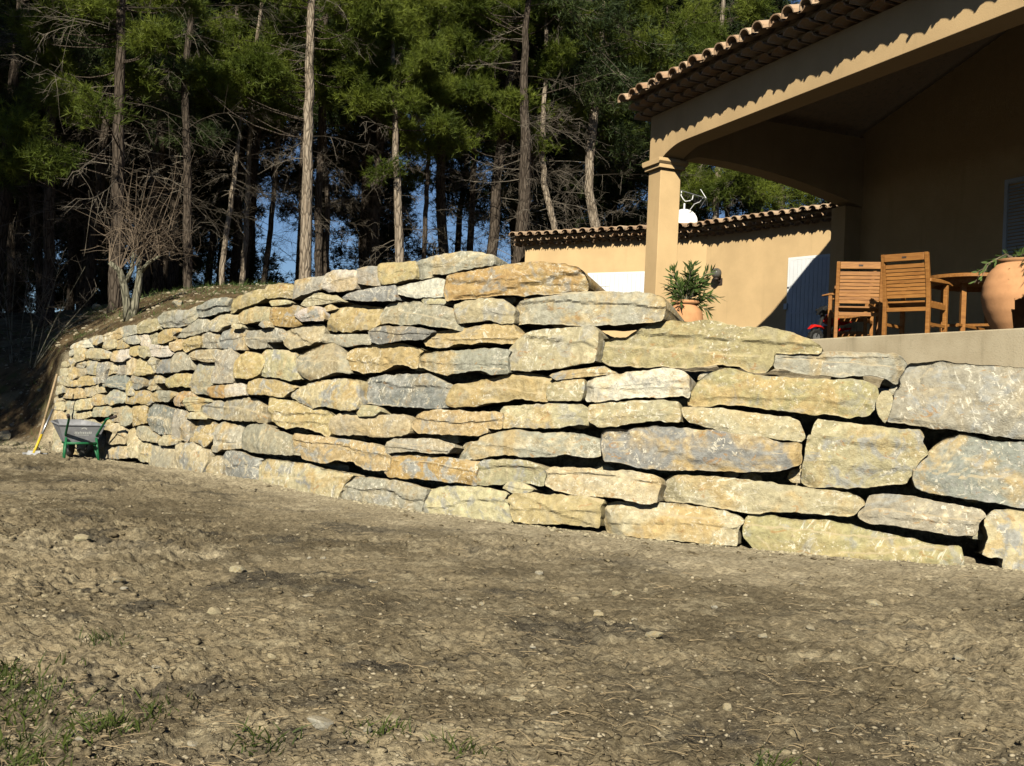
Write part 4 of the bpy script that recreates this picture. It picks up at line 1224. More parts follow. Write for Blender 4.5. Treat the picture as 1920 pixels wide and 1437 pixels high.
class Tree:
    def __init__(s, seed):
        s.rs = np.random.default_rng(seed); s.wood = MB(); s.woods = []; s.twig = MB(); s.V = []; s.tp = []; s.td = []
    def branch(s, p, q, r0, r1=.006, sag=.06, n=4, mb=None, sides=4):
        p = Vector(p); q = Vector(q); L = (q-p).length
        pts = []; rad = []
        j = Vector(s.rs.normal(size=3))*L*.035
        for i in range(n+1):
            t = i/n
            pts.append(p.lerp(q, t) + Vector((0, 0, -sag*L*4*t*(1-t))) + j*math.sin(t*math.pi))
            rad.append(r0+(r1-r0)*t)
        if mb is None: s.woods.append((pts, rad, sides))
        else: mb.tube(pts, rad, sides, cap=False)
        return pts
    def clump(s, c, rx, ry, rz, n, start=None, r0=.03):
        """leafy clump: twigs fan out from the centre, needle tufts on their outer parts"""
        c = Vector(c)
        if start is not None: s.branch(start, c, r0*.8, .009, s.rs.uniform(.02, .14), 5)
        rs = s.rs
        rx, ry, rz = rx*rs.uniform(.75, 1.45), ry*rs.uniform(.75, 1.3), rz*rs.uniform(.55, 1.05)
        tlt = Vector((rs.normal()*.35, rs.normal()*.35, 0)); thin = rs.uniform(.25, .7)
        nt = max(5, int(n/16))
        for i in range(nt):
            u = rs.normal(size=3); u /= np.linalg.norm(u); u[2] = u[2]*.8+.12
            f = rs.uniform(thin, 1.15)**.7
            e = c + Vector((u[0]*rx*f, u[1]*ry*f, u[2]*rz*f)); e.z += (e-c).dot(tlt)
            b = c + Vector(rs.normal(size=3))*.12*min(rx, rz)
            s.twig.tube([b, b.lerp(e, .5) + Vector((0, 0, -.04)), e], [.009, .006, .003], 3, cap=False)
            m_ = int(n/nt*rs.uniform(.6, 1.4)); d = (e-b).normalized()
            for k in range(m_):
                t = rs.uniform(.35, 1.06)
                p = b.lerp(e, t) + Vector(rs.normal(size=3))*(.10+.05*rx)
                s.tp.append(tuple(p)); s.td.append(tuple(d*.8 + Vector((0, 0, .35))))
    def dead(s, p, d, L, r=.012, nsub=9):
        """bare grey branch with drooping twigs"""
        rs = s.rs; p = Vector(p); d = Vector(d).normalized()
        q = p + d*L + Vector((0, 0, rs.uniform(-.45, .05)*L))
        pts = s.branch(p, q, r*.75, .003, rs.uniform(-.14, .04), 4, s.twig, 3)
        for i in range(nsub):
            t = rs.uniform(.25, 1); k = min(int(t*4), 3); a = pts[k].lerp(pts[k+1], t*4-k)
            e = (d + Vector(rs.normal(size=3))*.6 + Vector((0, 0, -.25))).normalized()*L*rs.uniform(.15, .42)
            b = a+e+Vector((0, 0, -.06*L)); md = a.lerp(b, .5) + Vector((0, 0, .05*L))
            s.twig.tube([a, md, b], [.0045, .0035, .0015], 3, cap=False)
            for j in range(3):
                f = a.lerp(b, rs.uniform(.3, 1)); g = f + (e.normalized() + Vector(rs.normal(size=3))*.7).normalized()*L*rs.uniform(.06, .16)
                s.twig.tube([f, g], [.0035, .0015], 3, cap=False)
    def finish(s, name, base, label, group, bark, needle, dead='dead', k=12, L=.15, W=.016, smooth=True, cat='tree'):
        root = empty(name, base); root['label'] = label; root['category'] = cat
        if group: root['group'] = group
        off = Matrix.Translation(-Vector(base))
        s.trunk.build('trunk', MAT[bark], root, True).matrix_basis = off
        if len(s.woods) <= 12:
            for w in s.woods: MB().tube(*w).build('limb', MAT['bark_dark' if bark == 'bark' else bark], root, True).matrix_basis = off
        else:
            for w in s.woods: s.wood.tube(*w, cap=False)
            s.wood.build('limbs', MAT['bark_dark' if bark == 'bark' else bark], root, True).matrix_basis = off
            root.children[-1]['kind'] = 'stuff'
        if s.twig.v:
            tw = s.twig.build('twigs', MAT[dead], root); tw.matrix_basis = off; tw['kind'] = 'stuff'
        if s.tp:
            V, Fc = needles(np.array(s.tp), np.array(s.td), k, L, W, s.rs)
            link('crown', mesh_np('crown', V, Fc, False), MAT[needle], root).matrix_basis = off
        return root

def trunk_pts(px_pts, Y, extra_top=None):
    pts = [at(x, y, Y) for x, y, w in px_pts]; rad = [w/2*Y/FPX for x, y, w in px_pts]
    return pts, rad

def traced_pine(seed, Y, trunk, label, clumps, dead_n, dens=1.0, bark='bark', needle='needle', top=None, dz=(0, 1), group='tall pines of the front row', dlen=1.6):
    """trunk: (px, py, width px) from bottom to top; clumps: (px, py, rx px, ry px, dY)"""
    t = Tree(seed); pts, rad = trunk_pts(trunk, Y)
    g = ground_z(np.array([pts[0].x]), np.array([pts[0].y]), False)[0]
    b = pts[0].copy(); dv = (pts[0]-pts[1]); dv = dv/abs(dv.z) if abs(dv.z) > .01 else Vector((0, 0, -1))
    base = pts[0] + dv*max(0, pts[0].z-g+.15); base.z = min(base.z, g-.1)
    P = [base] + pts; Rd = [rad[0]*1.15] + rad
    if top:                                             # carry the trunk on above the picture
        e = P[-1] + Vector((t.rs.uniform(-.3, .3), 0, top)); P.append(e); Rd.append(.04)
    # finer, slightly crooked
    pp = []; rr = []
    for i in range(len(P)-1):
        for k in range(4):
            f = k/4; pp.append(P[i].lerp(P[i+1], f) + Vector((t.rs.normal()*.012, t.rs.normal()*.012, 0))); rr.append(Rd[i]+(Rd[i+1]-Rd[i])*f)
    pp.append(P[-1]); rr.append(Rd[-1])
    t.trunk = MB().tube(pp, rr, 10)
    zs = [p.z for p in pp]
    def on_trunk(z):
        for i in range(len(pp)-1):
            if pp[i].z <= z <= pp[i+1].z: return pp[i].lerp(pp[i+1], (z-pp[i].z)/max(1e-6, pp[i+1].z-pp[i].z))
        return pp[-1] if z > zs[-1] else pp[0]
    for (x, y, rx, ry, dY) in clumps:
        c = at(x, y, Y+dY); k = (Y+dY)/FPX; a, h = rx*k, ry*k
        n = int(dens*1500*(a*h))
        # break big masses into several sprays
        m_ = max(1, int(rx*ry/900))
        for j in range(m_):
            o = Vector((t.rs.uniform(-1, 1)*a*.75, t.rs.uniform(-1, 1)*a*.6, t.rs.uniform(-1, 1)*h*.75)) if m_ > 1 else Vector()
            cc = c+o; sc = .62 if m_ > 1 else 1
            st = on_trunk(cc.z - t.rs.uniform(.1, .5)*(Vector((cc.x, cc.y, 0))-Vector((pp[0].x, pp[0].y, 0))).length)
            t.clump(cc, max(.35, a*sc/m_**.25), max(.35, a*sc/m_**.25), max(.25, h*sc/m_**.25), int(n/m_)+10, st, .022)
    H0, H1 = pp[1].z, pp[-1].z
    for j in range(dead_n):
        z = H0+(H1-H0)*t.rs.uniform(*dz); p = on_trunk(z); a = t.rs.uniform(0, 2*math.pi)
        t.dead(p, (math.cos(a), math.sin(a)*.8, t.rs.uniform(-.25, .35)), t.rs.uniform(.5, 1)*dlen, .013)
    return t.finish('pine_tree', base, label, group, bark, needle)

traced_pine(1, 24, [(572, 512, 23), (575, 400, 21), (578, 280, 19), (579, 180, 18), (583, 60, 15), (585, -40, 13)],
    'tallest pine with straight pale trunk rising behind the wall',
    [(460, 110, 95, 62, -.4), (420, 60, 70, 45, .6), (525, 40, 45, 50, .9), (645, 45, 55, 45, .2), (500, -20, 90, 50, .2), (700, -10, 70, 45, 0), (390, 130, 50, 40, -.8), (530, 110, 38, 45, .9), (640, 110, 50, 40, .4), (480, 180, 70, 28, .3), (640, 10, 50, 40, .4), (580, 60, 50, 60, 1.3), (350, 90, 60, 50, .8), (620, 150, 70, 40, 1.2), (540, 150, 60, 35, 1.4), (690, 40, 60, 50, .9)], 20, 1.0, top=5, dz=(.25, .85))
traced_pine(2, 25.5, [(750, 492, 18), (748, 420, 16), (744, 330, 14), (741, 240, 11), (737, 150, 8), (735, 60, 6)],
    'slim pine with lit trunk and yellow green crown in the middle of the wood',
    [(700, 130, 55, 45, .3), (760, 150, 60, 55, -.5), (720, 220, 45, 40, .4), (700, 60, 60, 50, .4), (780, 70, 55, 60, .3), (715, 320, 26, 14, -.3), (760, 250, 40, 28, .6), (690, 190, 50, 35, -.6), (795, 210, 45, 40, -.3), (740, 20, 80, 45, .8), (670, 100, 50, 50, .8), (800, 140, 50, 50, .2)], 18, 1.1, top=3, dz=(.1, .7), dlen=1.3)
traced_pine(3, 24.5, [(413, 545, 11), (424, 440, 10), (438, 340, 9), (449, 240, 7), (455, 170, 5)],
    'thin leaning pine whose pale trunk curves up to the right', [(450, 150, 60, 35, .5), (430, 110, 50, 35, 1.0)], 22, .8, top=2, dz=(.3, 1.0))
traced_pine(4, 26.5, [(452, 540, 11), (461, 430, 10), (466, 330, 9), (471, 230, 8), (476, 120, 7)],
    'brown pine trunk just right of the thin leaning pine', [(490, 210, 50, 30, .5), (470, 70, 60, 45, .6)], 18, .7, 'bark', top=3, dz=(.3, .9))
traced_pine(5, 27, [(597, 512, 15), (598, 380, 14), (602, 240, 12), (606, 100, 10)],
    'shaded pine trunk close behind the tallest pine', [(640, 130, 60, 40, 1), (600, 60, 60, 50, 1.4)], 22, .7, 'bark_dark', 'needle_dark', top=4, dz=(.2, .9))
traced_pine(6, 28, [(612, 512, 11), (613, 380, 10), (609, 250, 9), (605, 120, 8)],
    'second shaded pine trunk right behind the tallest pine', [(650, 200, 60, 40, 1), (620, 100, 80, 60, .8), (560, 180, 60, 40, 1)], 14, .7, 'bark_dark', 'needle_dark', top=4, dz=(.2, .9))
traced_pine(7, 30, [(1120, 470, 21), (1117, 425, 20), (1104, 360, 17), (1106, 300, 17), (1112, 230, 18), (1120, 160, 15), (1128, 60, 12)],
    'crooked pale pine trunk rising behind the low tiled wing',
    [(1120, 90, 70, 50, .5), (1070, 60, 60, 50, 0), (1180, 60, 60, 50, .5), (1060, 150, 50, 30, .3), (1170, 150, 40, 30, .5), (1110, 10, 110, 50, .3), (1140, 200, 50, 30, .4), (1080, 220, 40, 25, .4), (1190, 110, 50, 40, -.3), (1160, 250, 40, 25, .6)], 26, .8, top=3, dz=(.2, .9), dlen=2.2)
traced_pine(8, 29, [(1046, 470, 14), (1038, 420, 13), (1021, 350, 12), (1016, 280, 11), (1020, 210, 9), (1024, 120, 8)],
    'bent pine trunk with peeling bark left of the crooked pine',
    [(960, 180, 60, 35, -.3), (1010, 150, 60, 40, .5), (990, 60, 70, 60, .4), (1010, 265, 30, 14, -.4), (940, 90, 60, 55, .4), (1040, 90, 60, 50, -.4), (950, 230, 60, 25, -.4), (1010, 210, 60, 30, .2), (900, 200, 40, 40, .3), (1000, 10, 90, 40, 0)], 26, .8, top=3, dz=(.15, .9), dlen=2.2)
traced_pine(9, 27, [(972, 500, 26), (976, 440, 25), (984, 360, 23), (986, 280, 20), (982, 180, 16), (985, 60, 12)],
    'thick dark pine trunk at the left corner of the low tiled wing',
    [(900, 60, 70, 60, .5), (880, 130, 60, 40, .3), (900, -10, 90, 40, 0), (960, 20, 60, 50, .6), (850, 20, 60, 50, -.3), (920, 170, 60, 40, -.3), (860, 260, 40, 30, .4)], 26, .8, 'bark_dark', 'needle', top=4, dz=(.15, .8), dlen=2.0)
traced_pine(10, 28, [(795, 490, 9), (799, 400, 9), (802, 320, 8), (806, 250, 7), (812, 130, 6)],
    'slender pine carrying a small tuft halfway up its trunk',
    [(800, 283, 36, 22, -.4), (850, 190, 60, 40, .5), (830, 110, 70, 60, .4), (860, 50, 60, 50, .6), (800, 195, 50, 40, .5), (840, 250, 45, 30, .3), (860, 150, 60, 40, -.4), (780, 330, 30, 18, .4)], 20, .9, 'bark_dark', 'needle', top=3, dz=(.1, .8))
traced_pine(11, 30, [(494, 535, 11), (505, 450, 10), (514, 370, 9), (520, 280, 8), (524, 180, 7)],
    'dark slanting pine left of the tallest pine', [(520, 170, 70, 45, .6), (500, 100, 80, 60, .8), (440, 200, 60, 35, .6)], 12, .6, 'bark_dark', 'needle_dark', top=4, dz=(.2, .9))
traced_pine(12, 21, [(216, 575, 27), (218, 450, 25), (222, 320, 23), (224, 200, 20), (226, 60, 17)],
    'dark pine trunk behind the bare fruit tree',
    [(265, 55, 66, 40, -1.0), (105, 280, 58, 42, -1.6), (60, 150, 70, 50, 1), (170, 60, 60, 60, 1), (50, 40, 60, 50, .5), (190, 205, 60, 16, -1.5), (150, -10, 110, 40, 0), (240, 120, 70, 40, .5), (120, 190, 70, 40, .6), (300, 10, 80, 40, .3), (60, 300, 60, 40, -.8), (20, 210, 50, 50, -.4)], 26, .8, 'bark_dark', 'needle', top=5, dz=(.2, .9), dlen=2.4)
traced_pine(13, 23, [(352, 545, 18), (352, 420, 17), (350, 300, 15), (346, 150, 13)],
    'dark straight pine trunk between fruit tree and thin leaning pine',
    [(330, 90, 60, 40, 1), (380, 210, 60, 30, 1), (320, 190, 50, 30, .6), (380, 40, 70, 45, .6), (300, 130, 60, 40, -.4), (350, 260, 60, 30, .8)], 24, .7, 'bark_dark', 'needle_dark', top=5, dz=(.2, .9), dlen=2.0)
traced_pine(14, 24, [(90, 560, 22), (92, 400, 20), (96, 250, 18), (98, 100, 15)],
    'dark pine trunk at the far left edge of the wood',
    [(40, 230, 60, 50, .6), (120, 120, 60, 40, .6), (30, 330, 50, 40, .8), (20, 90, 60, 60, .8)], 30, .8, 'bark_dark', 'needle_dark', top=5, dz=(.1, .9), dlen=2.2)
traced_pine(15, 33, [(1340, 420, 12), (1345, 350, 12), (1350, 200, 10), (1352, 60, 9)],
    'bushy green pine seen under the porch arch behind the wing roof',
    [(1340, 350, 60, 30, -.5), (1420, 360, 60, 25, -.2), (1300, 330, 50, 25, 0), (1390, 325, 60, 25, .2), (1480, 370, 50, 20, 0), (1290, 380, 40, 20, .4)], 14, 1.0, 'bark', 'needle', top=3)
traced_pine(16, 31, [(1230, 440, 14), (1232, 330, 13), (1236, 200, 12), (1240, 60, 10)],
    'pine with green boughs above the porch roof corner',
    [(1240, 60, 70, 50, 0), (1290, 100, 60, 40, -.4), (1200, 110, 50, 40, .3), (1330, 50, 60, 40, 0), (1260, -10, 110, 40, 0), (1390, 20, 60, 40, 0), (1230, 140, 40, 25, .4)], 24, .9, 'bark_dark', 'needle', top=3)

# darker pines deeper in the wood: five kinds, many individuals
def wood_pine(seed, H, spread, base_f, nc=46, cn=170, nd=22):
    t = Tree(100+seed); rs = t.rs
    lean = Vector((rs.normal()*.03, rs.normal()*.03, 0))
    pts = [Vector((0, 0, -.3))]; rad = [.15]
    for k in range(1, 13):
        f = k/12; pts.append(Vector((rs.normal()*.05, rs.normal()*.05, H*f)) + lean*H*f); rad.append(.14*(1-f)**.7+.015)
    t.trunk = MB().tube(pts, rad, 8)
    for k in range(nc):
        f = base_f + (1-base_f)*(k+.5)/nc; i = min(int(f*12), 11); p = pts[i].lerp(pts[i+1], f*12-i)
        a = rs.uniform(0, 2*math.pi); l = spread*(1.0-.75*((f-base_f)/(1-base_f))**1.5)*rs.uniform(.35, 1.1)
        c = p + Vector((math.cos(a)*l, math.sin(a)*l, l*rs.uniform(.0, .4)))
        t.clump(c, .85+.14*l, .85+.14*l, .55, cn, p, .026)
    for k in range(nd):
        f = rs.uniform(.08, base_f+.12); i = min(int(f*12), 11); p = pts[i].lerp(pts[i+1], f*12-i); a = rs.uniform(0, 2*math.pi)
        t.dead(p, (math.cos(a), math.sin(a), rs.uniform(-.2, .35)), rs.uniform(.8, 2.3), .014, 9)
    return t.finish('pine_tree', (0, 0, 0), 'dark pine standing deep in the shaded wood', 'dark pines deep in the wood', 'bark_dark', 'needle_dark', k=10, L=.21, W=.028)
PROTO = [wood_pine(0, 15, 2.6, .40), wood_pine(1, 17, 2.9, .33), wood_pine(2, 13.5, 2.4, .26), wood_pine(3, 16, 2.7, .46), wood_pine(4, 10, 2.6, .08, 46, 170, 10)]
rsf = random.Random(21)
spots = []
def scatter(n, y0, y1, x0, x1, kinds, dmin):
    c = 0; tries = 0
    while c < n and tries < 5000:
        tries += 1
        Y = rsf.uniform(y0, y1); px = rsf.uniform(x0, x1); X = (px-CX)/FPX*Y
        if any((X-a)**2+(Y-b)**2 < dmin**2 for a, b, k in spots): continue
        spots.append((X, Y, rsf.choice(kinds))); c += 1
scatter(17, 29, 35, 120, 960, (0, 1, 3), 2.0)
scatter(22, 35, 46, 60, 1500, (0, 1, 2, 3), 2.0)
scatter(5, 40, 52, 300, 1300, (2, 4), 2.4)
# denser on the left flank, where no light comes through
scatter(16, 25.5, 36, -250, 330, (0, 1, 2), 1.7)
scatter(18, 33, 50, -250, 420, (4, 4, 2), 2.0)
used = set()
def where(X, Y):
    px = CX+FPX*X/Y
    side = 'left flank' if px < 350 else 'middle' if px < 960 else 'part behind the house'
    return side
for i, (X, Y, k) in enumerate(spots):
    o = PROTO[k] if k not in used else copy_tree(PROTO[k])
    used.add(k)
    sc = rsf.uniform(.88, 1.14)
    o.location = (X, Y, gz(X, Y)); o.rotation_euler = (rsf.uniform(-.03, .03), rsf.uniform(-.03, .03), rsf.uniform(0, 6.28)); o.scale = (sc, sc, sc*rsf.uniform(.95, 1.1))
    w = where(X, Y)
    kind = 'low branched bushy dark pine' if k == 4 else 'dark tall trunked pine'
    o['label'] = f'{kind} deep in the {w} of the wood' if w != 'part behind the house' else f'{kind} in the wood behind the house'
    o['group'] = f'{kind}s, {w} of the wood'
# pines beside the yard, out of the picture on the left, that shade the left flank
for X, Y, k in ((-14.6, 10.2, 1), (-16.5, 13.5, 0), (-18.5, 11, 1), (-16.8, 17, 0), (-20, 16, 1), (-21, 12, 3), (-13.6, 5.0, 3), (-13.4, 15.0, 2), (-15.4, 7.4, 1), (-13.4, 7.4, 0), (-17.5, 8.5, 0)):
    o = copy_tree(PROTO[k]); o.location = (X, Y, gz(X, Y)); o.rotation_euler = (0, 0, X); o.scale = (1.1, 1.1, 1.1)
    o['label'] = 'tall pine beside the yard left of the picture'; o['group'] = 'pines beside the yard'

rb = random.Random(77)
for k in range(24):  # unseen pines added behind the viewer to cut off the low sky
    a = R(100 + 160*k/23); rr = rb.uniform(31, 36)
    o = copy_tree(PROTO[rb.choice([0, 1, 2, 4])]); X, Y = rr*math.sin(a), rr*math.cos(a)
    o.location = (X, Y, gz(X, Y)-.2); o.rotation_euler = (0, 0, rb.uniform(0, 6)); o.scale = (1.35, 1.35, 1.0)
    o['label'] = 'unseen pine added behind the viewer to block the low sky'; o['group'] = 'added sky blocking pines behind the viewer'

# bare fruit tree on the bank
def fruit_tree():
    t = Tree(300); rs = t.rs
    b = hit_ground(244, 600, 16.6); Y = b.y; b.z = gz(b.x, b.y)-.05
    f1 = at(236, 545, Y); f2 = at(262, 540, Y+.1)
    t.trunk = MB()
    s1 = [b + Vector((-.03, 0, 0)), at(238, 570, Y), at(233, 535, Y), at(224, 508, Y-.1), at(205, 492, Y-.2)]
    s2 = [b + Vector((.04, .02, 0)), at(253, 570, Y+.05), at(259, 540, Y+.1), at(262, 512, Y+.1), at(258, 480, Y+.1)]
    s3 = [s1[2], at(248, 505, Y), at(250, 470, Y+.1)]
    s4 = [s2[3], at(280, 492, Y+.1), at(300, 480, Y)]
    k = Y/FPX
    t.trunk.tube(s1, [10*k, 8*k, 7.5*k, 6*k, 4*k], 8).tube(s2, [10*k, 8*k, 7.5*k, 6*k, 3.5*k], 8)
    t.woods += [(s3, [5*k, 4*k, 2.5*k], 6), (s4, [5*k, 4*k, 2.5*k], 6)]
    starts = s1[3:] + s2[3:] + s3[1:] + s4[1:]
    cen = at(270, 445, Y)
    for i in range(54):
        a = starts[rs.integers(len(starts))]
        th = rs.uniform(0, 2*math.pi); el = rs.uniform(-.45, 1.2); l = rs.uniform(.55, 1.08)
        e = cen + Vector((math.cos(th)*math.cos(el)*1.0, math.sin(th)*math.cos(el)*.9, math.sin(el)*.85))*l
        md = a.lerp(e, .5) + Vector((rs.normal()*.08, rs.normal()*.08, .10+rs.normal()*.06))
        t.twig.tube([a, a.lerp(md, .55)+Vector((0, 0, .05)), md, e], [.011, .007, .0045, .002], 4, cap=False)
        d = (e-md).normalized()
        for j in range(6):
            p = md.lerp(e, rs.uniform(0, 1)); q = p + (d*.6 + Vector(rs.normal(size=3))*.7).normalized()*rs.uniform(.15, .5)
            t.twig.tube([p, p.lerp(q, .5)+Vector(rs.normal(size=3))*.03, q], [.0035, .003, .0015], 3, cap=False)
    for i in range(11):          # long upright shoots
        a = cen + Vector((rs.uniform(-.5, .6), rs.uniform(-.3, .3), rs.uniform(-.1, .2)))
        e = a + Vector((rs.uniform(-.35, .45), 0, rs.uniform(.8, 1.55)))
        t.twig.tube([a, a.lerp(e, .5)+Vector((rs.normal()*.05, 0, 0)), e], [.006, .005, .002], 4, cap=False)
        for j in range(4):
            p = a.lerp(e, rs.uniform(.3, .9)); q = p + Vector((rs.choice([-1, 1])*rs.uniform(.15, .5), 0, rs.uniform(.02, .3)))
            t.twig.tube([p, q], [.003, .0015], 3, cap=False)
    t.finish('fruit_tree', b, 'bare forked fruit tree with a round tangle of twigs on the bank', None, 'bark_grey', 'needle', 'shoot')
fruit_tree()

def bare_shrub(seed, px, py, Y, tips, label):
    t = Tree(seed); rs = t.rs; b = hit_ground(px, py, 15.0); Y = b.y; b.z = gz(b.x, b.y)-.03
    t.trunk = MB()
    for i, (x, y, r) in enumerate(tips):
        e = at(x, y, Y+rs.uniform(-.3, .3)); md = b.lerp(e, .45)+Vector((rs.normal()*.06, 0, .05))
        t.trunk.tube([b+Vector((rs.normal()*.04, rs.normal()*.04, 0)), md, e], [r, r*.7, .004], 5, cap=False)
        for j in range(9):
            p = (b.lerp(md, .6) if j < 2 else md).lerp(e, rs.uniform(0, .95)); q = p + ((e-md).normalized()*.8 + Vector((rs.normal()*.7, rs.normal()*.5, rs.normal()*.4+.2))).normalized()*rs.uniform(.2, .7)
            t.twig.tube([p, p.lerp(q, .5)+Vector(rs.normal(size=3))*.03, q], [.007, .005, .002], 3, cap=False)
            for k in range(2):
                f = p.lerp(q, rs.uniform(.3, .9)); g = f+Vector((rs.normal(), rs.normal(), rs.normal()*.6+.4)).normalized()*rs.uniform(.08, .25)
                t.twig.tube([f, g], [.004, .0015], 3, cap=False)
    t.finish('bare_shrub', b, label, None, 'bark_grey', 'needle', 'dead', cat='shrub')
bare_shrub(401, 60, 690, 17.0, [(185, 540, .016), (160, 500, .013), (120, 470, .011), (95, 540, .013), (50, 520, .011), (165, 585, .010)], 'leafless pale shrub leaning right beside the left end of the wall')
bare_shrub(402, 28, 680, 17.6, [(30, 480, .012), (5, 520, .012), (60, 450, .011), (-25, 500, .011), (85, 545, .010)], 'leafless shrub at the far left edge of the picture')

# ------------------------------------------------------------------ wheelbarrow and tools
def wheelbarrow():
    Y = 15.55
    b = at(150, 858, Y); gzv = gz(b.x, b.y)
    w = empty('wheelbarrow', (b.x, b.y, gzv), R(36)); tag(w, 'grey wheelbarrow with green frame parked against the left end of the wall', 'wheelbarrow')
    # local: +y away from the camera towards the wheel, handles at -y
    rim = [(-.335, -.06), (.335, -.06), (.30, .62), (.18, .80), (-.18, .80), (-.30, .62)]
    bot = [(-.235, .03), (.235, .03), (.19, .42), (.10, .52), (-.10, .52), (-.19, .42)]
    zr = [.52, .52, .54, .56, .56, .54]; zb = [.26]*6
    n = 6; V = []
    V += [(x, y, z) for (x, y), z in zip(rim, zr)]; V += [(x, y, z) for (x, y), z in zip(bot, zb)]
    V += [(x*.97, y*.97+.008, z+.002) for (x, y), z in zip(rim, zr)]; V += [(x*.96, y*.96+.01, z+.012) for (x, y), z in zip(bot, zb)]
    Fc = [(i, (i+1) % n, n+(i+1) % n, n+i)[::-1] for i in range(n)] + [tuple(range(n, 2*n))[::-1]]
    Fc += [(2*n+i, 2*n+(i+1) % n, 3*n+(i+1) % n, 3*n+i) for i in range(n)] + [tuple(range(3*n, 4*n))] + [(i, (i+1) % n, 2*n+(i+1) % n, 2*n+i) for i in range(n)]
    tray = MB().add(V, Fc).build('tray', MAT['galv'], w)
    MB().tube([(x, y, z) for (x, y), z in zip(rim, zr)] + [(rim[0][0], rim[0][1], zr[0])], .013, 6).build('rim', MAT['galv'], w).parent = tray
    # printed panel on the tray's front: pale arch, bar and two short words' worth of marks
    def fp(u, v): return Vector((u, -.06+(.52-v)*.09/.26*1.0-.003, v))
    lg = MB()
    def quad(u0, u1, v0, v1): lg.add([fp(u0, v0), fp(u1, v0), fp(u1, v1), fp(u0, v1)], [(0, 1, 2, 3)])
    for k in range(7):
        a0, a1 = math.pi*k/7, math.pi*(k+1)/7
        lg.add([fp(.03+.045*math.cos(a0), .455+.03*math.sin(a0)), fp(.03+.045*math.cos(a1), .455+.03*math.sin(a1)), fp(.03+.025*math.cos(a1), .455+.014*math.sin(a1)), fp(.03+.025*math.cos(a0), .455+.014*math.sin(a0))], [(0, 1, 2, 3)])
    rs = random.Random(3)
    u = -.10
    while u < .13:
        du = rs.uniform(.014, .024); quad(u, u+du, .385, .385+rs.uniform(.028, .04)); u += du+.006
    quad(-.09, .11, .362, .374)
    lg.build('print', MAT['ink'], w).parent = tray
    for s in (-1, 1):
        MB().tube([(s*.30, -.50, .66), (s*.265, -.36, .63), (s*.23, -.05, .40), (s*.20, .15, .255), (s*.16, .45, .235), (s*.06, .75, .19)], .017, 8).build('shaft', MAT['green'], w, True)
        MB().tube([(s*.335, -.60, .685), (s*.295, -.46, .65)], .024, 8).build('grip', MAT['grip'], w, True)
        MB().tube([(s*.215, -.02, .33), (s*.25, -.10, -.02)], .019, 8).build('leg', MAT['green'], w, True)
        MB().tube([(s*.205, .12, .25), (s*.25, -.06, .0)], .015, 8).build('leg_brace', MAT['green'], w, True)
    MB().tube([(-.215, -.05, .245), (.215, -.05, .245)], .020, 8).build('cross_bar', MAT['green'], w, True)
    MB().tube([(-.17, .28, .24), (.06, .0, .10)], .012, 6).tube([(.17, .28, .24), (.08, .05, .12)], .012, 6).build('brace', MAT['black'], w)
    wh = MB(); nn = 24; v = []
    prof = [(-.045, .135), (-.03, .17), (.03, .17), (.045, .135), (.03, .10), (-.03, .10)]
    for i in range(nn):
        a = 2*math.pi*i/nn
        for dx, r_ in prof: v.append((dx, .66+r_*math.cos(a), .165+r_*math.sin(a)))
    f = [(i*6+k, i*6+(k+1) % 6, ((i+1) % nn)*6+(k+1) % 6, ((i+1) % nn)*6+k) for i in range(nn) for k in range(6)]
    tyre = wh.add(v, f).build('wheel', MAT['black'], w, True)
    MB().tube([(-.025, .66, .165), (.025, .66, .165)], .10, 18).build('hub', MAT['metal'], w).parent = tyre
wheelbarrow()

def tool(name, label, pb, pt_, hpart_, upper, head):
    b = at(*pb); t = at(*pt_); b.z = gz(b.x, b.y)+.02
    o = empty(name, b); tag(o, label, 'tool')
    md = b.lerp(t, .42)
    MB().tube([b, md], .021, 8).build('lower_handle', MAT[hpart_], o, True, Matrix())
    MB().tube([md, t], .018, 8).build('upper_handle', MAT[upper], o, True, Matrix())
    d = (t-b).normalized(); sd = Vector((1, .2, 0)).normalized()
    if head == 'rake':
        MB().bar(b-sd*.18, b+sd*.18, .03, .03).build('head', MAT['metal'], o, mw=Matrix())
    else:
        MB().add([b-sd*.09+d*.05, b+sd*.09+d*.05, b+sd*.10-d*.12, b-d*.19, b-sd*.10-d*.12, b-sd*.09+d*.05+Vector((0, -.012, 0)), b+sd*.09+d*.05+Vector((0, -.012, 0)), b+sd*.10-d*.12+Vector((0, -.012, 0)), b-d*.19+Vector((0, -.012, 0)), b-sd*.10-d*.12+Vector((0, -.012, 0))],
                 [(0, 1, 2, 3, 4), (9, 8, 7, 6, 5), (0, 5, 6, 1), (1, 6, 7, 2), (2, 7, 8, 3), (3, 8, 9, 4), (4, 9, 5, 0)]).build('blade', MAT['metal'], o, mw=Matrix())
tool('garden_rake', 'long wooden handled tool leaning against the left end of the wall', (67, 824, 16.0), (107, 702, 16.5), 'handle', 'handle', 'rake')
tool('shovel', 'shovel with yellow lower handle leaning left of the wheelbarrow', (64, 828, 15.8), (99, 768, 16.3), 'yellow', 'metal', 'shovel')

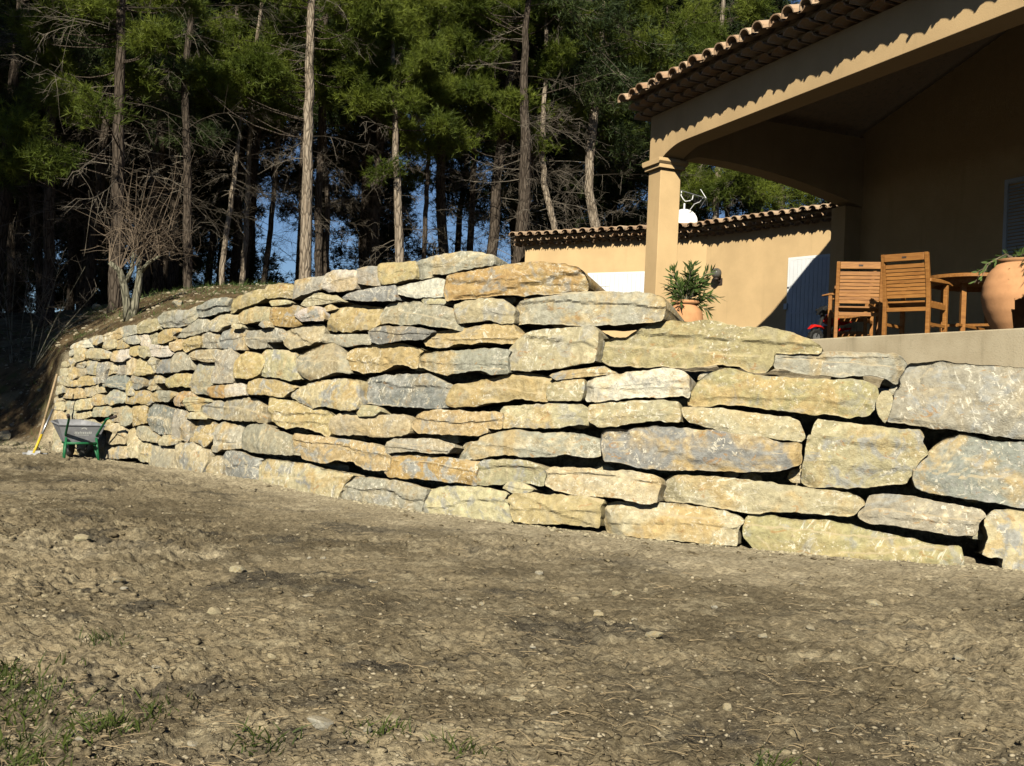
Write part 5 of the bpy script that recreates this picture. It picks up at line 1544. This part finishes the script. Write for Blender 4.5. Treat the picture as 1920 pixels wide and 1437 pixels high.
# ------------------------------------------------------------------ loose stones, clods, litter
def rock_mesh(seed, sub=2, flat=.6):
    import bmesh
    bm = bmesh.new(); bmesh.ops.create_icosphere(bm, subdivisions=sub, radius=1)
    rs = np.random.default_rng(seed)
    cuts = [(Vector(rs.normal(size=3)).normalized(), rs.uniform(.55, .9)) for _ in range(9)]
    for v in bm.verts:
        for n, d in cuts:
            k = v.co.dot(n)-d
            if k > 0: v.co -= n*k
        v.co *= 1+.1*rs.normal()*.5
        v.co.z *= flat
    me = bpy.data.meshes.new('loose_stone'); bm.to_mesh(me); bm.free()
    return me
RK = [rock_mesh(i) for i in range(7)]
for r_ in RK: r_.materials.append(MAT['stone'])
# the stones that can be picked out in the photograph: px, py, width px, colour
LOOSE = [(598, 1345, 58, 'w'), (735, 1325, 34, 'p'), (404, 1131, 30, 'p'), (443, 1062, 38, 'p'), (235, 1089, 22, 'w'), (221, 1079, 36, 'g'), (578, 1107, 22, 'w'), (700, 1083, 20, 'w'),
         (293, 1247, 20, 'w'), (237, 1341, 24, 'p'), (364, 1367, 26, 'w'), (284, 1404, 18, 'p'), (150, 1378, 20, 'w'), (510, 1214, 20, 'p'), (130, 1356, 14, 'p'), (470, 1428, 28, 'g'), (253, 1373, 14, 'w'),
         (607, 1036, 14, 'w'), (580, 1038, 12, 'w'), (1122, 1137, 24, 'p'), (1120, 1130, 14, 'w'), (1230, 1182, 44, 'p'), (1522, 1168, 24, 'g'), (1432, 1184, 22, 'g'), (1718, 1206, 20, 'w'), (1504, 1085, 14, 'w'), (1156, 1101, 24, 'p'),
         (1640, 1124, 34, 'p'), (1760, 1230, 30, 'g'), (1800, 1226, 26, 'g'), (1376, 1432, 30, 'p'), (1366, 1303, 26, 'p'), (970, 1290, 34, 'p'), (1040, 1316, 18, 'w'), (1280, 1392, 14, 'w'), (1528, 1356, 16, 'w'), (1550, 1360, 14, 'w'), (1573, 1381, 16, 'w'),
         (155, 1008, 42, 'p'), (85, 1103, 18, 'p'), (25, 1128, 20, 'p'), (890, 1125, 14, 'w'), (860, 1110, 12, 'w'), (905, 1117, 18, 'g'), (1010, 1068, 20, 'w'), (1190, 1145, 16, 'w'), (1000, 1198, 16, 'w'), (690, 1357, 22, 'g'), (790, 1370, 18, 'w'), (1340, 1126, 18, 'w'), (1820, 1270, 20, 'g'), (1880, 1410, 22, 'g'), (1850, 1405, 16, 'g'), (300, 1190, 12, 'w'), (640, 1290, 18, 'p')]
rsl = random.Random(9)
for i, (x, y, wpx, c) in enumerate(LOOSE):
    p = onz(x, y, .03); s = wpx/2*p.y/FPX
    o = link('loose_stone', RK[i % 7], None)
    o.location = (p.x, p.y, gz(p.x, p.y)+s*.28); o.scale = (s, s*rsl.uniform(.7, 1.1), s*rsl.uniform(.7, 1.0)); o.rotation_euler = (rsl.uniform(-.3, .3), rsl.uniform(-.3, .3), rsl.uniform(0, 6.28))
    cc = np.array(SCOL[c])*rsl.uniform(.75, .95); o.color = (*cc, 1)
    cw = {'w': 'whitish', 'p': 'cream', 'g': 'grey'}[c]; sw = 'large' if wpx >= 30 else 'middling' if wpx >= 20 else 'small'
    pos = ('left' if x < 640 else 'right' if x > 1280 else 'centre') + (' foreground' if y > 1240 else ' middle ground' if y > 1090 else ' ground near the wall')
    tag(o, f'{sw} {cw} loose stone on the bare earth in the {pos}', 'stone', 'loose stones on the bare earth, ' + pos + ', ' + sw + ' ' + cw)
o_big = [((6, 822, 40, 'g'), 'grey block at the left edge below the dark bank'), ((27, 832, 22, 'p'), 'smaller pinkish block beside the grey block at the left edge'), ((183, 577, 24, 'g'), 'pale grey boulder half buried on the bank left of the fruit tree'), ((334, 572, 26, 'g'), 'mossy boulder on the bank between fruit tree and wall')]
for i, ((x, y, wpx, c), lab) in enumerate(o_big):
    p = hit_ground(x, y+4, 14.5 if x < 300 and y > 700 else 16.5); Y = p.y; s = wpx/2*Y/FPX
    o = link('boulder', RK[(i+2) % 7], None); o.location = (p.x, p.y, gz(p.x, p.y)+s*.35); o.scale = (s, s*.9, s*1.1); o.rotation_euler = (0, 0, i*1.3); o.color = (*[v*.8 for v in SCOL[c]], 1)
    tag(o, lab, 'boulder')

def scatter_bits(name, n, region, size, seed, mat, label, cat, flat=.6, bank=False):
    """many small lumps, one joined object"""
    rs = np.random.default_rng(seed)
    base = [np.array([v.co for v in rock_mesh(50+seed*7+i, 1, flat).vertices]) for i in range(6)]
    tri = np.array([list(p.vertices) for p in rock_mesh(50, 1).polygons])
    V = []; Fc = []; k = 0
    X, Y = region(rs, n)
    Z = ground_z(X, Y)
    for i in range(len(X)):
        s = size(rs, math.hypot(X[i], Y[i])); b = base[rs.integers(6)]; a = rs.uniform(0, 6.28); ca, sa = math.cos(a), math.sin(a)
        q = b*np.array([s, s*rs.uniform(.6, 1), s*rs.uniform(.6, 1)])
        q = np.column_stack([q[:, 0]*ca-q[:, 1]*sa, q[:, 0]*sa+q[:, 1]*ca, q[:, 2]]) + np.array([X[i], Y[i], Z[i]+s*.05])
        V.append(q); Fc.append(tri+k); k += len(q)
    o = link(name, mesh_np(name, np.vstack(V), np.vstack(Fc), False), MAT[mat]); tag(o, label, cat, kind='stuff')
    return o
def yard_region(rs, n, y0=900, y1=1460, x0=-60, x1=1980):
    xs = []; ys = []
    while len(xs) < n:
        x = rs.uniform(x0, x1); y = y0+(y1-y0)*rs.random()**.9; p = onz(x, y, .02)
        r = math.hypot(p.x, p.y)
        if r > float(wall_r(math.atan2(p.x, p.y)))-.06: continue
        xs.append(p.x); ys.append(p.y)
    return np.array(xs), np.array(ys)
def clod_region(rs, n):
    X, Y = yard_region(rs, n*2)
    k = sstep(-.25, .45, fbm(X*.8, Y*.8, 61, 3))*sstep(.0, 1.6, wall_r(np.arctan2(X, Y))-np.hypot(X, Y))
    keep = rs.random(len(X)) < .2+.8*k
    return X[keep][:n], Y[keep][:n]
scatter_bits('soil_clods', 11000, lambda rs, n: clod_region(rs, n), lambda rs, r: (.005+.034*rs.random()**6)*(.55+.08*r), 1, 'soil', 'brown clods and crumbs of earth strewn over the yard', 'earth', flat=.5)
scatter_bits('pebbles', 2600, lambda rs, n: yard_region(rs, n), lambda rs, r: (.005+.016*rs.random()**3)*(.5+.08*r), 2, 'pebble', 'pale pebbles and stone chips strewn over the yard', 'gravel')
def bank_region(rs, n):
    xs = []; ys = []
    while len(xs) < n:
        x = rs.uniform(-40, 520); Y = rs.uniform(15.5, 23); X = (x-CX)/FPX*Y; r = math.hypot(X, Y); ph = math.atan2(X, Y)
        if ph > PHI_END and r < float(wall_r(ph))+1.25: continue
        xs.append(X); ys.append(Y)
    return np.array(xs), np.array(ys)
scatter_bits('bank_stones', 900, bank_region, lambda rs, r: .015+.06*rs.random()**3, 3, 'pebble', 'small limestone chips scattered over the littered bank', 'gravel')
# earth and chips at the foot of the wall
def foot_region(rs, n):
    ph = rs.uniform(px_phi(130), px_phi(2000), n); r = wall_r(ph) - np.abs(rs.normal(size=n))*.18 + .06
    return r*np.sin(ph), r*np.cos(ph)
scatter_bits('wall_foot_rubble', 1500, foot_region, lambda rs, r: .006+.035*rs.random()**4, 4, 'dust', 'crumbled stone and dust along the foot of the wall', 'rubble')

# straw and dry stalks
def straw(n, seed):
    rs = np.random.default_rng(seed); X, Y = yard_region(rs, n, 960)
    Z = ground_z(X, Y); mb = MB(); V = []; Fc = []
    for i in range(n):
        a = rs.uniform(0, 6.28); L = (.02+.11*rs.random()**3); w = rs.uniform(.001, .0022)
        d = Vector((math.cos(a), math.sin(a), rs.normal()*.12)); p = Vector((X[i], Y[i], Z[i]+.008+.01*rs.random())); sd = Vector((-d.y, d.x, 0)).normalized()*w
        m1 = p+d*L*.5+Vector((rs.normal()*.003, rs.normal()*.003, .003)); q = p+d*L; b = len(V)
        up = Vector((0, 0, w*1.2))
        V += [p-sd, p+sd, p+up, m1-sd, m1+sd, m1+up, q-sd*.5, q+sd*.5, q+up*.5]
        for k in (0, 3): Fc += [(b+k, b+k+3, b+k+5, b+k+2), (b+k+1, b+k+2, b+k+5, b+k+4), (b+k, b+k+1, b+k+4, b+k+3)]
    o = MB().add(V, Fc).build('straw', MAT['straw'], None); tag(o, 'dry straw and broken stalks scattered on the earth', 'straw', kind='stuff')
straw(2600, 5)

def blades(name, pts, seed, L, label, mat='grass', nb=10, spread=.06):
    rs = np.random.default_rng(seed); V = []; Fc = []
    for (x, y) in pts:
        z = gz(x, y)
        for k in range(nb):
            p = Vector((x+rs.normal()*spread, y+rs.normal()*spread, z-.01)); d = Vector((rs.normal()*.5, rs.normal()*.5, 1)).normalized(); l = L*rs.uniform(.4, 1.2)
            sd = d.cross(Vector(rs.normal(size=3))).normalized()*.0035; bend = Vector((rs.normal(), rs.normal(), -.4))*l*.3; b = len(V)
            V += [p-sd, p+sd, p+d*l*.5-sd*.8+bend*.25, p+d*l*.5+sd*.8+bend*.25, p+d*l+bend]
            Fc += [(b, b+1, b+3, b+2), (b+2, b+3, b+4)]
    o = MB().add(V, Fc).build(name, MAT[mat], None); tag(o, label, 'grass', kind='stuff')
rg = random.Random(4)
pts = []
for _ in range(65):
    x = abs(rg.gauss(0, 70))*1.0-10; y = rg.uniform(1235, 1445); p = onz(x, y, .02); pts.append((p.x, p.y))
for cx, cy in ((210, 1345), (215, 1350), (190, 1185), (300, 1310), (1460, 1428), (500, 1375), (720, 1360), (880, 1385)):
    for _ in range(7):
        p = onz(cx+rg.gauss(0, 10), cy+rg.gauss(0, 5), .02); pts.append((p.x, p.y))
blades('grass_tufts', pts, 6, .085, 'fresh green grass sprouting at the lower left of the yard', nb=9)
pts = []
for _ in range(130):
    x = rg.uniform(1690, 2000); Y = rg.uniform(9.4, 9.9); pts.append(((x-CX)/FPX*Y, Y))
blades('dry_weeds', pts, 7, .16, 'dry brown weeds along the terrace edge above the wall', 'straw', 5, .03)
pts = []
for _ in range(320):
    x = rg.uniform(-40, 520); Y = rg.uniform(17, 24); X = (x-CX)/FPX*Y; r = math.hypot(X, Y); ph = math.atan2(X, Y)
    if ph > PHI_END and r < float(wall_r(ph))+1.3: continue
    pts.append((X, Y))
blades('bank_grass', pts, 8, .16, 'sparse dull grass growing on the shaded bank', 'leaf', 8, .09)
